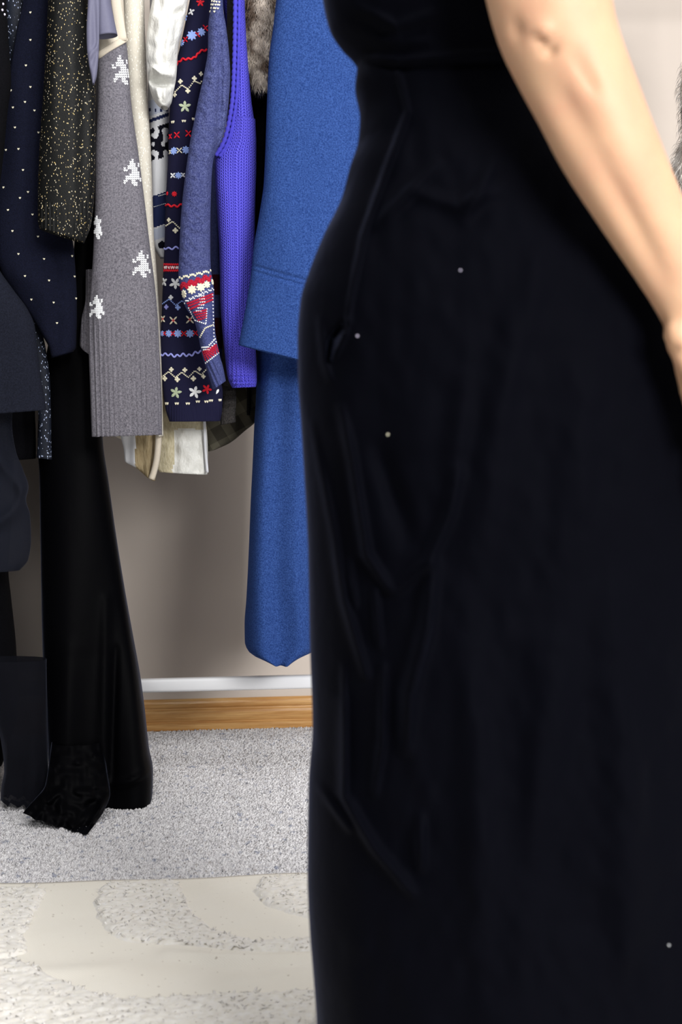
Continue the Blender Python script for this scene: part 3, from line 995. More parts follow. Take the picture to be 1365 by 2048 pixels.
row(nv, no, 'red_stitch_row', [('v', x, y, 4.5) for y in (529, 535, 541) for x in range(329, 360, 4)], T['red_thread'])
row(nv, no, 'white_stitch_row', [('w', x, 535, 4.6) for x in (332, 341, 350, 358)], T['white_thread'])

# ------------------------------------------------------------------ white jacquard sweater
g = garment('jacquard_sweater', 318, RAIL_Y, zpix(515), 'white knitted sweater with navy stripes and black patches, just left of the navy embroidered one', 'sweater')


def jac_paint(x, y):
    m = np.zeros(x.shape, int)
    sl = y + (x - 318) * 0.35
    m[(sl > 195) & (sl < 226)] = 1
    m[(sl > 232) & (sl < 239)] = 2
    nn = vnoise(x / 9.0, y / 9.0, 21)
    m[(sl > 252) & (sl < 318) & (nn + 0.35 * np.sin(x * 0.3) > -0.22)] = 3
    m[(sl > 388) & (sl < 452)] = 2
    m[(sl > 455) & (sl < 478)] = 1
    m[((x - 324) ** 2 + (y - 490) ** 2 < 60)] = 3
    m[(np.abs(y - 220) < 3) & (np.sin(x * 0.55) > 0.55)] = 2
    return m


_, s = loft('sleeve', [(TOP, 300, 345), (0, 300, 342), (190, 296, 340), (250, 299, 338), (300, 301, 338), (400, 303, 336), (470, 302, 334), (495, 308, 333), (516, 320, 332)], 3.205, 0.018,
            [MAT['jac_white'], MAT['jac_blue'], MAT['jac_navy'], MAT['jac_black']], g, n=90, step=2.2, paint=jac_paint)
jo = C.objects[-1]
row(s, jo, 'white_fleck_row', [('v', x, 392 - (x - 318) * 0.3, 1.8) for x in range(318, 334, 3)] + [('v', x, 411 - (x - 318) * 0.3, 1.5) for x in range(309, 332, 3)], T['white_thread'])

# ------------------------------------------------------------------ white satin blouse
g = garment('satin_blouse', 330, RAIL_Y, zpix(950), 'shiny white crinkled blouse with a puffed sleeve end, its hem below the navy sweater', 'blouse')
cr = lambda px, py: (1.7 * strokes(px, py, [([(296, 152), (306, 139), (322, 150), (345, 153)], 3.5, 0.016), ([(300, 160), (318, 166), (345, 168)], 5, -0.014),
                                      ([(322, 30), (318, 80), (310, 130)], 7, 0.006), ([(345, 40), (338, 90), (333, 130)], 6, 0.006),
                                      ([(312, 175), (318, 200)], 5, 0.007), ([(330, 176), (330, 205)], 4, 0.006), ([(350, 28), (366, 18)], 4, -0.01)])
                     + 0.004 * vnoise(px / 11, py / 16, 3))
loft('sleeve', [(TOP, 318, 382), (-40, 312, 381), (0, 305, 376), (50, 296, 367), (100, 292, 356), (140, 294, 354), (160, 296, 352), (185, 302, 347), (205, 311, 343), (216, 322, 336)], 3.092, 0.026, MAT['satin'], g, n=110, step=2.2, disp=cr)
loft('front_hem', [(600, 340, 410), (840, 316, 412), (860, 313, 414), (900, 313, 416), (314, 936, 416, 936), (320, 944, 415, 949)], 3.225, 0.018, [MAT['satin'], MAT['beige']], g, n=90, step=3,
     disp=lambda px, py: 0.0035 * vnoise(px / 12, py / 20, 13) + strokes(px, py, [([(350, 850), (352, 945)], 5, -0.006)]),
     paint=lambda x, y: ((x < 349 + (y > 930) * -4) | (y < 858)).astype(int))
tube('button_band', sm([at(a, b, 3.205) for a, b in [(409, 835), (410, 880), (415, 945)]], 8), 0.0028, MAT['jac_white'], g, 8)

# ------------------------------------------------------------------ cream lurex cardigan
g = garment('cream_cardigan', 285, RAIL_Y, zpix(963), 'pale cream glittery long cardigan hanging behind the grey one, its pointed hem lowest', 'cardigan')
loft('front_edge', [(TOP, 250, 292), (0, 246, 289), (60, 247, 290), (100, 249, 292), (200, 256, 296), (300, 266, 302), (400, 280, 305.5), (450, 288, 307), (550, 298, 314), (650, 306, 320), (750, 312, 324), (872, 314, 327)],
     3.142, 0.018, MAT['cream_lurex'], g, n=60, disp=lambda px, py: 0.004 * np.sin((px - py * 0.06) / 13) )
loft('lining', [(700, 255, 325), (860, 240, 326), (900, 248, 320), (250, 922, 318, 925), (270, 934, 314, 945), (292, 952, 310, 962)], 3.17, 0.022, [MAT['tan'], MAT['jac_white']], g, n=70, step=3,
     disp=lambda px, py: 0.003 * np.sin(px / 4.2), paint=lambda x, y: (x < 271).astype(int))
tube('piping', sm([at(a, b, 3.14) for a, b in [(318, 840), (317, 880), (314, 915), (308, 943), (303, 958)]], 8), [0.0062] * 33, MAT['cream_knit'], g, 12)
loft('lower_edge', [(855, 225, 262), (222, 868, 262, 880), (238, 876, 258, 886)], 3.19, 0.01, MAT['cream_knit'], g, n=30, step=3)

# ------------------------------------------------------------------ grey cardigan
g = garment('grey_cardigan', 250, RAIL_Y, zpix(873), 'grey knitted cardigan with white pixel motifs, cream yoke and a deep ribbed hem', 'cardigan')


def grey_d(px, py):
    k = np.clip((py - 620) / 40, 0, 1)
    ph = px - (py - 870) * 0.03
    return k * (0.0015 * np.sin(ph / 9.2 * 2 * np.pi) + 0.0008 * np.sin(ph / 5.1 * 2 * np.pi)) + 0.0035 * vnoise(px / 50, py / 130, 5) \
        + strokes(px, py, [([(188, 560), (182, 620), (184, 720)], 5, -0.006)])


_, gv = loft('front', [(TOP, 206, 244), (0, 203, 247), (195, 90, 252, 78), (195, 118, 255, 105), (200, 195, 262), (300, 191, 276), (400, 190, 289), (500, 187, 301), (580, 182, 311), (640, 178, 316),
                       (700, 178, 319), (760, 180, 322), (820, 182, 324), (184, 873, 324, 869)], 3.075, 0.035, [MAT['grey_knit'], MAT['cream_knit']], g, n=220, step=3, p=2.6, disp=grey_d, rag=0.0008,
               paint=lambda x, y: (y < 117 - (x - 195) * 0.64).astype(int))
go = C.objects[-1]
loft('cuff', [(540, 172, 200), (600, 171, 200), (640, 163, 196), (690, 160, 192), (166, 700, 190, 716)], 3.145, 0.020, MAT['grey_knit'], g, n=60, step=3,
     disp=lambda px, py: 0.0016 * np.sin(px / 7 * 6.28))
# cream yoke and neck band lie on the front
for nm, pts, wd in (('yoke_band', [(196, 113), (212, 101), (232, 89), (252, 78)], 0.006), ('neck_band', [(229, TOP), (232, 0), (238, 40), (245, 82)], 0.0092)):
    Q = []
    for a, b in sm(np.array(pts, float), 8):
        h = gv.hit(a, b)
        if h: Q.append(np.array(h[0]) - np.array([0, 0.002, 0]))
    tube(nm, Q, wd, MAT['cream_knit'], g, 14, ell=0.45, side=(0, 1, 0))
DEER = ["....#....", "...##....", "...###.#.", "..####.#.", "#.#####..", "##..###..", "....####.", "...#####.", ".#######.", ".########", "##..##..#", "#...###..", ".....##.."]
for (cx, cy, w, hh, sl) in [(243, 140, 4.0, 4.6, -0.12), (265, 345, 3.9, 4.2, 0.0), (283, 528, 4.0, 4.2, 0.0), (194, 614, 3.2, 3.6, 0.0), (194, 455, 2.2, 3.6, 0)]:
    it = []
    for r, line in enumerate(DEER):
        for c, ch in enumerate(line):
            if ch == '#':
                it.append(('v', cx + (c - 4) * w + (r - 6) * hh * -sl, cy + (r - 6) * hh, 3.6))
    row(gv, go, 'white_motif', it, MAT['white_thread'])

# ------------------------------------------------------------------ lavender jersey top
g = garment('jersey_top', 205, RAIL_Y, zpix(165), 'smooth grey-lavender jersey top with a short open sleeve beside the gold-flecked knit', 'top')
loft('sleeve', [(TOP, 194, 216), (0, 191, 222), (40, 191, 229), (192, 73, 235, 68)], 3.0, 0.022, MAT['lavender'], g, n=60, step=3)
loft('side_drape', [(TOP, 178, 200), (0, 176, 200), (60, 173, 199), (100, 174, 198), (130, 178, 196), (150, 182, 194), (168, 185, 189)], 2.972, 0.008, MAT['lavender'], g, n=48, step=3,
     disp=lambda px, py: strokes(px, py, [([(188, 0), (190, 80), (184, 130)], 4, -0.006), ([(178, 118), (188, 100), (194, 92)], 3, 0.006)]))
bpy_in = loft('sleeve_band', [(62, 193.5, 233), (192, 75, 235.5, 70)], 3.0, 0.0228, MAT['lavender'], g, n=60, step=3, hem=True)

# ------------------------------------------------------------------ gold flecked knit
g = garment('gold_fleck_sweater', 130, RAIL_Y, zpix(490), 'black-green knitted sweater flecked all over with gold glitter, its wide cuff high on the left', 'sweater')
loft('sleeve', [(TOP, 106, 172), (0, 97, 179), (100, 92, 187), (200, 86, 191), (300, 79, 191), (400, 76, 188), (76, 440, 181, 452), (79, 458, 168, 486)], 3.03, 0.04, MAT['gold_lurex'], g, n=120, step=3,
     disp=lambda px, py: 0.0014 * np.sin(px / 8 * 6.28) * (py > 405) + strokes(px, py, [([(160, 0), (168, 200), (164, 460)], 10, -0.008), ([(110, 0), (104, 300)], 9, 0.003)]))
loft('body', [(TOP, 112, 146), (0, 110, 146), (300, 110, 146), (480, 112, 144)], 3.24, 0.06, MAT['black'], g, n=40)

# ------------------------------------------------------------------ dotted navy knit
g = garment('dotted_sweater', 80, RAIL_Y, zpix(715), 'midnight-blue draped sweater scattered with tiny pale V stitches at the far left', 'sweater')
_, dv_ = loft('sleeve', [(TOP, 52, 112), (0, 46, 112), (60, 34, 112), (130, 22, 112), (200, 14, 115), (300, 2, 120), (400, -6, 132), (460, -10, 142), (500, -8, 148), (540, 2, 151), (570, 16, 153), (600, 38, 154), (640, 66, 154),
                         (670, 84, 153), (695, 98, 152), (103, 716, 146, 704)], 3.10, 0.022, MAT['dotted'], g, n=90, step=4,
              disp=lambda px, py: 0.006 * vnoise(px / 40, py / 110, 3) + strokes(px, py, [([(20, 540), (70, 560), (110, 620)], 18, 0.01), ([(95, 480), (118, 560), (112, 690)], 10, -0.008)]))
do = C.objects[-1]
for x, y in [(46, 340), (7, 375), (56, 384), (16, 420), (65, 429), (25, 462), (76, 473), (37, 508), (88, 518), (144, 512), (50, 552), (98, 561), (149, 553), (63, 599), (107, 605), (152, 597), (114, 646),
             (61, 80), (52, 131), (61, 25), (61, 174), (22, 181), (50, 204), (69, 221), (26, 215), (30, 255), (37, 298), (3, 331), (77, 265), (12, 300), (40, 396)]:
    put(dv_, do, 'pale_stitch', 'v', x, y, 3.3, MAT['cream_thread'])

# ------------------------------------------------------------------ silver glitter knit
g = garment('silver_fleck_cardigan', 60, RAIL_Y, zpix(916), 'black knit flecked with silver glitter, a thin strip of it showing beside the charcoal jacket', 'cardigan')
loft('front_edge', [(TOP, 10, 55), (0, 10, 52), (100, 16, 50), (300, 10, 60), (560, 40, 84), (640, 58, 82), (700, 64, 92), (760, 70, 100), (800, 74, 101.5), (850, 78, 102.5), (880, 76, 102.5), (73, 915, 104, 919)], 3.135, 0.012, MAT['silver_lurex'], g, n=60, step=4)

loft('body', [(TOP, -60, 20), (400, -70, 40), (780, -70, 68), (900, -70, 72), (-70, 926, 72, 917)], 3.215, 0.03, MAT['black'], g, n=50)

# ------------------------------------------------------------------ black beaded cardigan at the frame edge
g = garment('beaded_cardigan', -30, RAIL_Y, zpix(480), 'black cardigan with three pearl beads, cut off by the top left edge', 'cardigan')
_, bv = loft('sleeve', [(TOP, -70, 6), (0, -75, 12), (100, -78, 18), (160, -78, 22), (220, -80, 15), (320, -82, 5), (400, -84, -8), (425, -82, -40)], 3.03, 0.04, MAT['black'], g, n=50)
for x, y in [(6, 8), (4.5, 20), (9, 29)]:
    h = bv.hit(x, y)
    if h:
        P = np.array(h[0])
        th = np.linspace(0.05, np.pi - 0.05, 7)
        V, Fc = tube_mesh([P + np.array([0, 0, 0.0024 * math.cos(t)]) for t in th], 0.0024 * np.sin(th) + 1e-5, 10)
        mesh_obj('pearl_bead', V, Fc, MAT['bead'], C.objects[-1] if False else g)

# ------------------------------------------------------------------ charcoal jacket
g = garment('charcoal_jacket', 20, RAIL_Y, zpix(830), 'plain charcoal jacket front with a straight hem at the left edge below the dotted sweater', 'jacket')
loft('front', [(TOP, -190, -100), (300, -190, -100), (430, -150, -92), (500, -120, -22), (545, -120, 2), (580, -122, 27), (620, -122, 56), (650, -122, 69), (700, -124, 75), (760, -124, 83), (800, -124, 90), (-124, 836, 93, 820)], 3.035, 0.03, MAT['charcoal'], g, n=70, step=4,
     disp=lambda px, py: 0.005 * vnoise(px / 50, py / 120, 7))

# ------------------------------------------------------------------ floor-length black velvet dress on the rack
g = garment('velvet_gown', 190, RAIL_Y, 0.0, 'floor-length black velvet gown hanging left, its hem crumpled on the grey carpet', 'dress')


def gown_d(px, py):
    return (0.012 * np.sin(px / 26 + 0.002 * py) * np.clip((py - 600) / 700, 0, 1)
            + strokes(px, py, [([(212, 1200), (206, 1480), (216, 1590)], 8, 0.012), ([(222, 1572), (260, 1560), (302, 1538)], 5, 0.014),
                               ([(230, 1300), (224, 1500), (220, 1600)], 6, -0.014), ([(140, 1300), (130, 1580)], 14, 0.010)]))


gown_rows = [(TOP, 154, 190), (0, 154, 192), (300, 154, 196), (480, 150, 198), (700, 95, 200), (800, 80, 202), (880, 76, 205), (960, 80, 216), (1080, 82, 233), (1180, 84, 249), (1270, 86, 265), (1360, 90, 281),
             (1420, 94, 289), (1500, 98, 298), (1545, 100, 306), (100, 1585, 305, 1588), (100, 1602, 303, 1604)]
loft('skirt', gown_rows, 3.13, 0.10, MAT['velvet_black'], g, n=150, step=5, p=3.0, disp=gown_d, hem=True, hemw=(3, 30),
     ydrift=[(TOP, 0.12), (700, 0.09), (1300, 0.05), (1604, 0.0)], hdrows=[(TOP, 0.03), (480, 0.035), (900, 0.05), (1400, 0.085), (1604, 0.07)])
# crumpled hem lying forward on the carpet
TR = [([(70, 1640), (96, 1606), (120, 1580)], 5, 0.012), ([(112, 1655), (124, 1622), (126, 1588)], 5, 0.012), ([(150, 1665), (150, 1630), (140, 1600)], 6, 0.008),
      ([(172, 1664), (192, 1630), (212, 1596)], 5, 0.016), ([(130, 1640), (150, 1650), (168, 1640)], 5, 0.010), ([(140, 1612), (165, 1622), (196, 1604)], 6, -0.012),
      ([(84, 1600), (110, 1592)], 5, 0.008)]
loft('crumpled_hem', [(104, 1480, 206, 1480), (97, 1535, 214, 1545), (90, 1572, 220, 1588), (70, 1598, 208, 1622), (52, 1618, 190, 1648), (46, 1626, 176, 1667)], 3.0, 0.02, MAT['velvet_black'], g, n=140, step=2, p=2.4,
     disp=lambda px, py: strokes(px, py, TR) + 0.006 * vnoise(px / 12, py / 12, 4), ydrift=[(1480, 0.10), (1540, 0.055), (1598, 0.0), (1647, -0.05)], ground=True,
     hdrows=[(1480, 0.05), (1540, 0.05), (1590, 0.035), (1620, 0.022), (1647, 0.012)], hem=False)

# ------------------------------------------------------------------ sheer and black things at the left edge
g = garment('chiffon_scarf', 20, RAIL_Y, zpix(1150), 'sheer dark-grey chiffon drape showing under the charcoal jacket at the left edge', 'scarf')
loft('drape', [(760, -110, 30), (850, -110, 24), (900, -110, 31), (940, -108, 46), (975, -104, 57), (1000, -100, 52), (1030, -98, 60), (1080, -96, 62), (1120, -92, 56), (-88, 1146, 40, 1140)], 3.09, 0.025, MAT['chiffon'], g, n=70, step=4,
     disp=lambda px, py: strokes(px, py, [([(-40, 860), (10, 930), (50, 990)], 9, 0.016), ([(60, 975), (20, 1030), (-40, 1070)], 9, 0.016), ([(20, 900), (30, 1000)], 8, -0.01)]))
g = garment('black_skirt', 0, RAIL_Y, zpix(1530), 'long black skirt cut off by the left edge, behind the sheer chiffon', 'skirt')
loft('panel', [(TOP, -120, -40), (400, -125, -30), (780, -130, 30), (900, -130, 28), (1100, -130, 18), (1140, -130, 16), (1200, -130, 22), (1300, -130, 32), (1400, -130, 36), (1500, -130, 14), (1530, -130, 4)], 3.22, 0.06, MAT['black'], g, n=50)
g = garment('sheer_skirt', 50, RAIL_Y, 0.0, 'sheer black skirt layer reaching the carpet left of the velvet gown', 'skirt')
loft('layer', [(900, -20, 100), (1150, -60, 20), (1318, -60, 93), (1335, -40, 93), (1400, -20, 94), (1480, 2, 95), (1540, 9, 96), (1570, 4, 97), (1590, 2, 97), (2, 1604, 97, 1622)][2:], 3.10, 0.035, MAT['veil'], g, n=160, step=4, hemw=(9, 9),
     disp=lambda px, py: 0.007 * np.sin(px / 9 + 0.004 * py) * np.clip((py - 1350) / 200, 0, 1) + 0.005 * vnoise(px / 20, py / 60, 4))

loft('wall_shade_layer', [(TOP, -30, 30), (400, -40, 60), (900, -40, 92), (1150, -40, 94), (1340, -40, 97)], 3.285, 0.02, MAT['sheer'], g, n=60, step=8)  # dark sheer sheet added to stand in for shade in the wall gap

for k, (a, b, lab) in enumerate([(-150, 1240, 'long dark coat next along the rail beyond the left edge'), (-250, 1330, 'second long dark coat along the rail beyond the left edge'), (-360, 1180, 'third long dark coat along the rail beyond the left edge')]):  # unseen coats added along the rail to shade the wall behind
    g = garment('unseen_shade_coat', a, RAIL_Y, zpix(b), lab, 'coat')
    loft('body', [(TOP, a - 25, a + 20), (200, a - 38, a + 20), (700, a - 42, a + 18), (b, a - 44, a + 14)], 3.27, 0.17, MAT['black'], g, n=40, step=12)

# ------------------------------------------------------------------ charcoal ribbed sleeve and olive check hem in the middle
g = garment('ribbed_cardigan', 458, RAIL_Y, zpix(848), 'charcoal ribbed cardigan, only its rumpled cuff showing below the vest', 'cardigan')
loft('sleeve', [(TOP, 455, 480), (400, 452, 482), (740, 444, 474), (775, 443, 472), (800, 445, 473), (830, 441, 471), (441, 850, 472, 844)], 3.20, 0.017, MAT['ribdark'], g, n=60, step=2.5,
     disp=lambda px, py: 0.004 * np.sin(py / 3.6 + 0.05 * px) * ((py > 768) & (py < 825)) + 0.001 * np.sin(px * 1.8))
g = garment('checked_shirt', 465, RAIL_Y, zpix(903), 'olive-grey checked shirt tail curving below the vest, beside the white blouse hem', 'shirt')
loft('tail', [(TOP, 470, 505), (400, 450, 506), (760, 414, 522), (820, 412, 518), (412, 842, 512, 842), (413, 868, 490, 862), (414, 888, 460, 886), (416, 903, 432, 899)], 3.365, 0.014, MAT['check'], g, n=60, step=3,
     disp=lambda px, py: strokes(px, py, [([(450, 770), (470, 860)], 8, 0.008), ([(490, 780), (500, 850)], 7, 0.008)]))

# ------------------------------------------------------------------ fur at the right frame edge
g = garment('fur_jacket', 1400, RAIL_Y, zpix(700), 'pale grey fur jacket cut off by the right edge behind the arm', 'jacket')
_, s = loft('body', [(TOP, 1400, 1500), (0, 1392, 1510), (120, 1376, 1510), (180, 1368, 1510), (260, 1372, 1510), (300, 1360, 1510), (340, 1350, 1510), (400, 1345, 1510), (600, 1340, 1510), (700, 1345, 1500)], 3.2, 0.10, MAT['fur_grey'], g, n=60)
fur('fur_pile', s, (1335, 120, 1460, 620), 9000, 0.022, MAT['fur_grey'], g)

# ------------------------------------------------------------------ hangers above the picture, one for each garment
hang = None
for o in list(C.objects):
    if o.parent is None and o.type == 'EMPTY' and o.name not in ('clothes_rack', 'rug'):
        P = np.array(at({'wool_coat': 632, 'fur_jacket': 1450, 'fur_trimmed_coat': 522}.get(o.name, 0) or float(proj(np.array([o.location.x, RAIL_Y, 1.6]))[0]), TOP, RAIL_Y))
        if hang is None:
            hang = empty('coat_hanger', (0, 0, 0), '', 'hanger', 'hangers on the rail')
            tube('hook', [(0, 0.016 * math.cos(a), RAIL_Z + 0.016 * math.sin(a)) for a in np.linspace(math.pi * 1.0, -0.1, 9)] + [(0, 0.016, RAIL_Z - 0.01), (0, 0.004, RAIL_Z - 0.03), (0, 0, RAIL_Z - 0.06)], 0.0022, MAT['white_metal'], hang, 6)
            tube('shoulder_bar', [(0, -0.19, RAIL_Z - 0.13), (0, -0.1, RAIL_Z - 0.09), (0, 0, RAIL_Z - 0.06), (0, 0.1, RAIL_Z - 0.09), (0, 0.19, RAIL_Z - 0.13)], 0.006, MAT['white_metal'], hang, 8)
            h = hang
        else:
            h = hang.copy(); C.objects.link(h)
            for ch in list(hang.children):
                c = ch.copy(); C.objects.link(c); c.parent = h
        h.location = (P[0], RAIL_Y, 0)
        h['label'] = 'plain white hanger above the picture holding the ' + o['label'].split(',')[0].split(' with ')[0].split(' hanging')[0].split(' cut')[0]
        h['label'] = ' '.join(h['label'].split()[:16])

hs = sorted([o for o in C.objects if o.parent is None and o.name.startswith('coat_hanger')], key=lambda o: o.location.x)
for i in range(1, len(hs)):
    hs[i].location.x = max(hs[i].location.x, hs[i - 1].location.x + 0.0135)

# ------------------------------------------------------------------ person in a navy velvet dress
PY = 1.60
pw = at(1000, 700, PY)
person = empty('person', (float(pw[0]), PY, 0.0), 'person facing left in a long navy-black velvet dress, bare arm hanging down', 'person')

dress_rows = [(-330, 800, 1120), (-240, 700, 1150), (-140, 652, 1165), (-60, 640, 1165), (0, 648, 1158), (50, 660, 1150), (85, 682, 1145), (110, 706, 1140), (128, 716, 1138), (170, 712, 1140), (230, 722, 1150), (280, 718, 1168), (330, 702, 1200),
              (390, 686, 1245), (470, 648, 1310), (540, 620, 1365), (600, 602, 1400), (680, 596, 1425), (760, 597, 1432), (850, 603, 1430), (960, 610, 1425), (1100, 617, 1420), (1300, 621, 1420), (1460, 626, 1425),
              (1580, 618, 1435), (1760, 616, 1450), (1860, 620, 1455), (1960, 628, 1460), (2048, 634, 1465), (2275, 640, 1485)]
dress_h = [(-330, 0.09), (-240, 0.13), (-100, 0.145), (0, 0.138), (128, 0.125), (230, 0.128), (400, 0.15), (600, 0.175), (850, 0.185), (1300, 0.19), (2048, 0.215), (2275, 0.225)]
FOLD = [
    ([(622, 847), (663, 1048), (687, 1201), (731, 1349)], 9, 0.010), ([(681, 818), (702, 918), (731, 1107), (778, 1178)], 10, 0.010),
    ([(699, 1119), (710, 1213)], 6, 0.006), ([(749, 1178), (758, 1290)], 7, 0.007), ([(864, 1130), (849, 1248), (814, 1378), (811, 1496)], 15, 0.013),
    ([(914, 942), (896, 1024), (855, 1119), (790, 1178)], 12, 0.009), ([(687, 1331), (687, 1585)], 6, 0.007), ([(766, 1331), (763, 1478), (749, 1585)], 8, 0.008),
    ([(684, 1400), (684, 1585), (746, 1691), (824, 1786)], 10, 0.009), ([(634, 1568), (701, 1658)], 8, 0.008), ([(841, 1635), (841, 1736)], 10, 0.008),
    ([(796, 142), (814, 224), (766, 354), (725, 472), (700, 600), (696, 643)], 6, 0.007), ([(873, 330), (755, 448)], 12, 0.006), ([(985, 330), (926, 437)], 14, 0.006),
    ([(820, 380), (914, 413), (1000, 380)], 14, 0.005), ([(700, 118), (800, 138), (900, 128), (1060, 125)], 5, -0.004), ([(690, 108), (800, 124), (900, 112), (1060, 110)], 7, 0.006),
    ([(657, 722), (664, 680), (687, 649)], 6, -0.022), ([(668, 715), (690, 668), (697, 640)], 4, 0.010), ([(640, 640), (648, 720), (660, 760)], 8, 0.007),
    ([(690, 50), (760, 90), (850, 80)], 14, 0.007), ([(720, 20), (790, 60), (860, 30)], 14, 0.006), ([(610, 560), (640, 480), (700, 380)], 16, 0.006),
    ([(760, 900), (820, 1080)], 22, -0.008), ([(930, 760), (900, 980)], 24, 0.006), ([(1080, 500), (1000, 800), (960, 1100)], 34, 0.007), ([(1180, 700), (1140, 1100)], 40, 0.006),
    ([(1100, 1300), (1060, 1700)], 40, 0.008), ([(940, 1300), (960, 1900)], 34, 0.007), ([(1230, 1200), (1260, 1900)], 44, 0.009),
]


def dress_d(px, py):
    return 1.8 * strokes(px, py, [(a, b * 0.72, c) for a, b, c in FOLD]) + 0.004 * vnoise(px / 70, py / 170, 31) + 0.0016 * vnoise(px / 26, py / 44, 37)


_, ds = loft('dress', dress_rows, PY, 0.15, MAT['velvet'], person, n=420, step=6, p=2.15, disp=dress_d, hdrows=dress_h, hem=True)
dress = C.objects[-1]
# ripple the front silhouette a little below the hip, as hanging cloth does
for x, y, m in [(922, 541, 'bead'), (777, 869, 'cream_thread'), (716, 672, 'bead'), (1338, 1890, 'white_thread')]:
    put(ds, dress, 'lint_speck', 'dia', x, y, 1.05, MAT[m])
pk = []
for a, b in sm(np.array([(659, 716), (664, 690), (674, 665), (690, 645)], float), 8):
    h = ds.hit(a, b)
    if h: pk.append(np.array(h[0]))
if len(pk) > 4:
    tube('pocket_edge', pk, 0.0022, MAT['velvet'], dress, 8)


# body: rounded limbs fused into one skin
def ring_tube(pts, r, ell=1.0, side=(0, 1, 0), n=20, k=6):
    P = sm(np.array(pts, float), k)
    d0 = np.r_[0, np.cumsum(np.linalg.norm(np.diff(np.array(pts, float), axis=0), axis=1))]
    d1 = np.linspace(0, d0[-1], len(P))
    rr = pchip(d0, r, d1)
    T0 = P[0] - P[1]; T1 = P[-1] - P[-2]
    P = np.concatenate([[P[0] + T0 / np.linalg.norm(T0) * rr[0] * 0.6], P, [P[-1] + T1 / np.linalg.norm(T1) * rr[-1] * 0.6]])
    rr = np.r_[rr[0] * 0.55, rr, rr[-1] * 0.55]
    return tube_mesh(P, rr, n, ell, side)


def A(px, py, Y):
    return at(px, py, Y)


parts = []
# near arm: shoulder, elbow, wrist
AY = 1.395
arm = [A(1000, -440, 1.46), A(1020, -340, 1.43), A(1052, -200, 1.405), A(1080, -90, AY), A(1098, -10, AY), A(1112, 50, AY), A(1135, 112, AY), A(1170, 190, AY), A(1215, 290, AY), A(1272, 400, 1.40), A(1325, 500, 1.405), A(1368, 590, 1.41), A(1392, 645, 1.412)]
ra = [0.060, 0.058, 0.054, 0.0535, 0.0535, 0.0520, 0.0495, 0.0468, 0.0440, 0.0390, 0.0340, 0.0285, 0.0262]
parts.append(ring_tube(arm, ra, ell=0.92, n=28))
# elbow point and hand
parts.append(ring_tube([A(1092, 25, 1.375), A(1092, 66, 1.364)], [0.022, 0.018]))
parts.append(ring_tube([A(1390, 640, 1.412), A(1422, 720, 1.415), A(1460, 810, 1.42), A(1482, 880, 1.425)], [0.026, 0.034, 0.040, 0.036], ell=0.5, side=(0.35, 1, 0)))
parts.append(ring_tube([A(1378, 640, 1.405), A(1364, 672, 1.400), A(1384, 740, 1.400), A(1412, 810, 1.396), A(1428, 860, 1.396)], [0.014, 0.0155, 0.0115, 0.0105, 0.0085], n=14))
for i, (dx, L) in enumerate([(-62, 165), (-22, 185), (18, 172), (54, 138)]):
    bx, by = 1486 + dx, 868 - abs(i - 1.2) * 8
    parts.append(ring_tube([A(bx, by, 1.424), A(bx + 12, by + L * 0.42, 1.418), A(bx + 10, by + L * 0.74, 1.428), A(bx + 2, by + L, 1.442)], [0.0098, 0.0088, 0.0080, 0.0066], n=12))
cxp = float(pw[0])
# far arm
parts.append(ring_tube([(cxp - 0.0, PY + 0.15, 1.39), (cxp + 0.02, PY + 0.19, 1.25), (cxp + 0.06, PY + 0.205, 1.12), (cxp + 0.09, PY + 0.21, 0.99), (cxp + 0.1, PY + 0.215, 0.87)], [0.055, 0.05, 0.045, 0.038, 0.027]))
parts.append(ring_tube([(cxp + 0.1, PY + 0.215, 0.87), (cxp + 0.1, PY + 0.22, 0.80), (cxp + 0.095, PY + 0.22, 0.765)], [0.026, 0.038, 0.034], ell=0.5))
parts.append(ring_tube([(cxp + 0.075, PY + 0.21, 0.85), (cxp + 0.045, PY + 0.205, 0.80), (cxp + 0.04, PY + 0.205, 0.765)], [0.014, 0.011, 0.0085], n=12))
for dx, L in ((-0.03, 0.07), (-0.01, 0.08), (0.01, 0.075), (0.029, 0.06)):
    parts.append(ring_tube([(cxp + 0.095 + dx, PY + 0.22, 0.775), (cxp + 0.09 + dx, PY + 0.217, 0.775 - L * 0.55), (cxp + 0.082 + dx, PY + 0.21, 0.775 - L)], [0.0095, 0.0085, 0.0066], n=12))
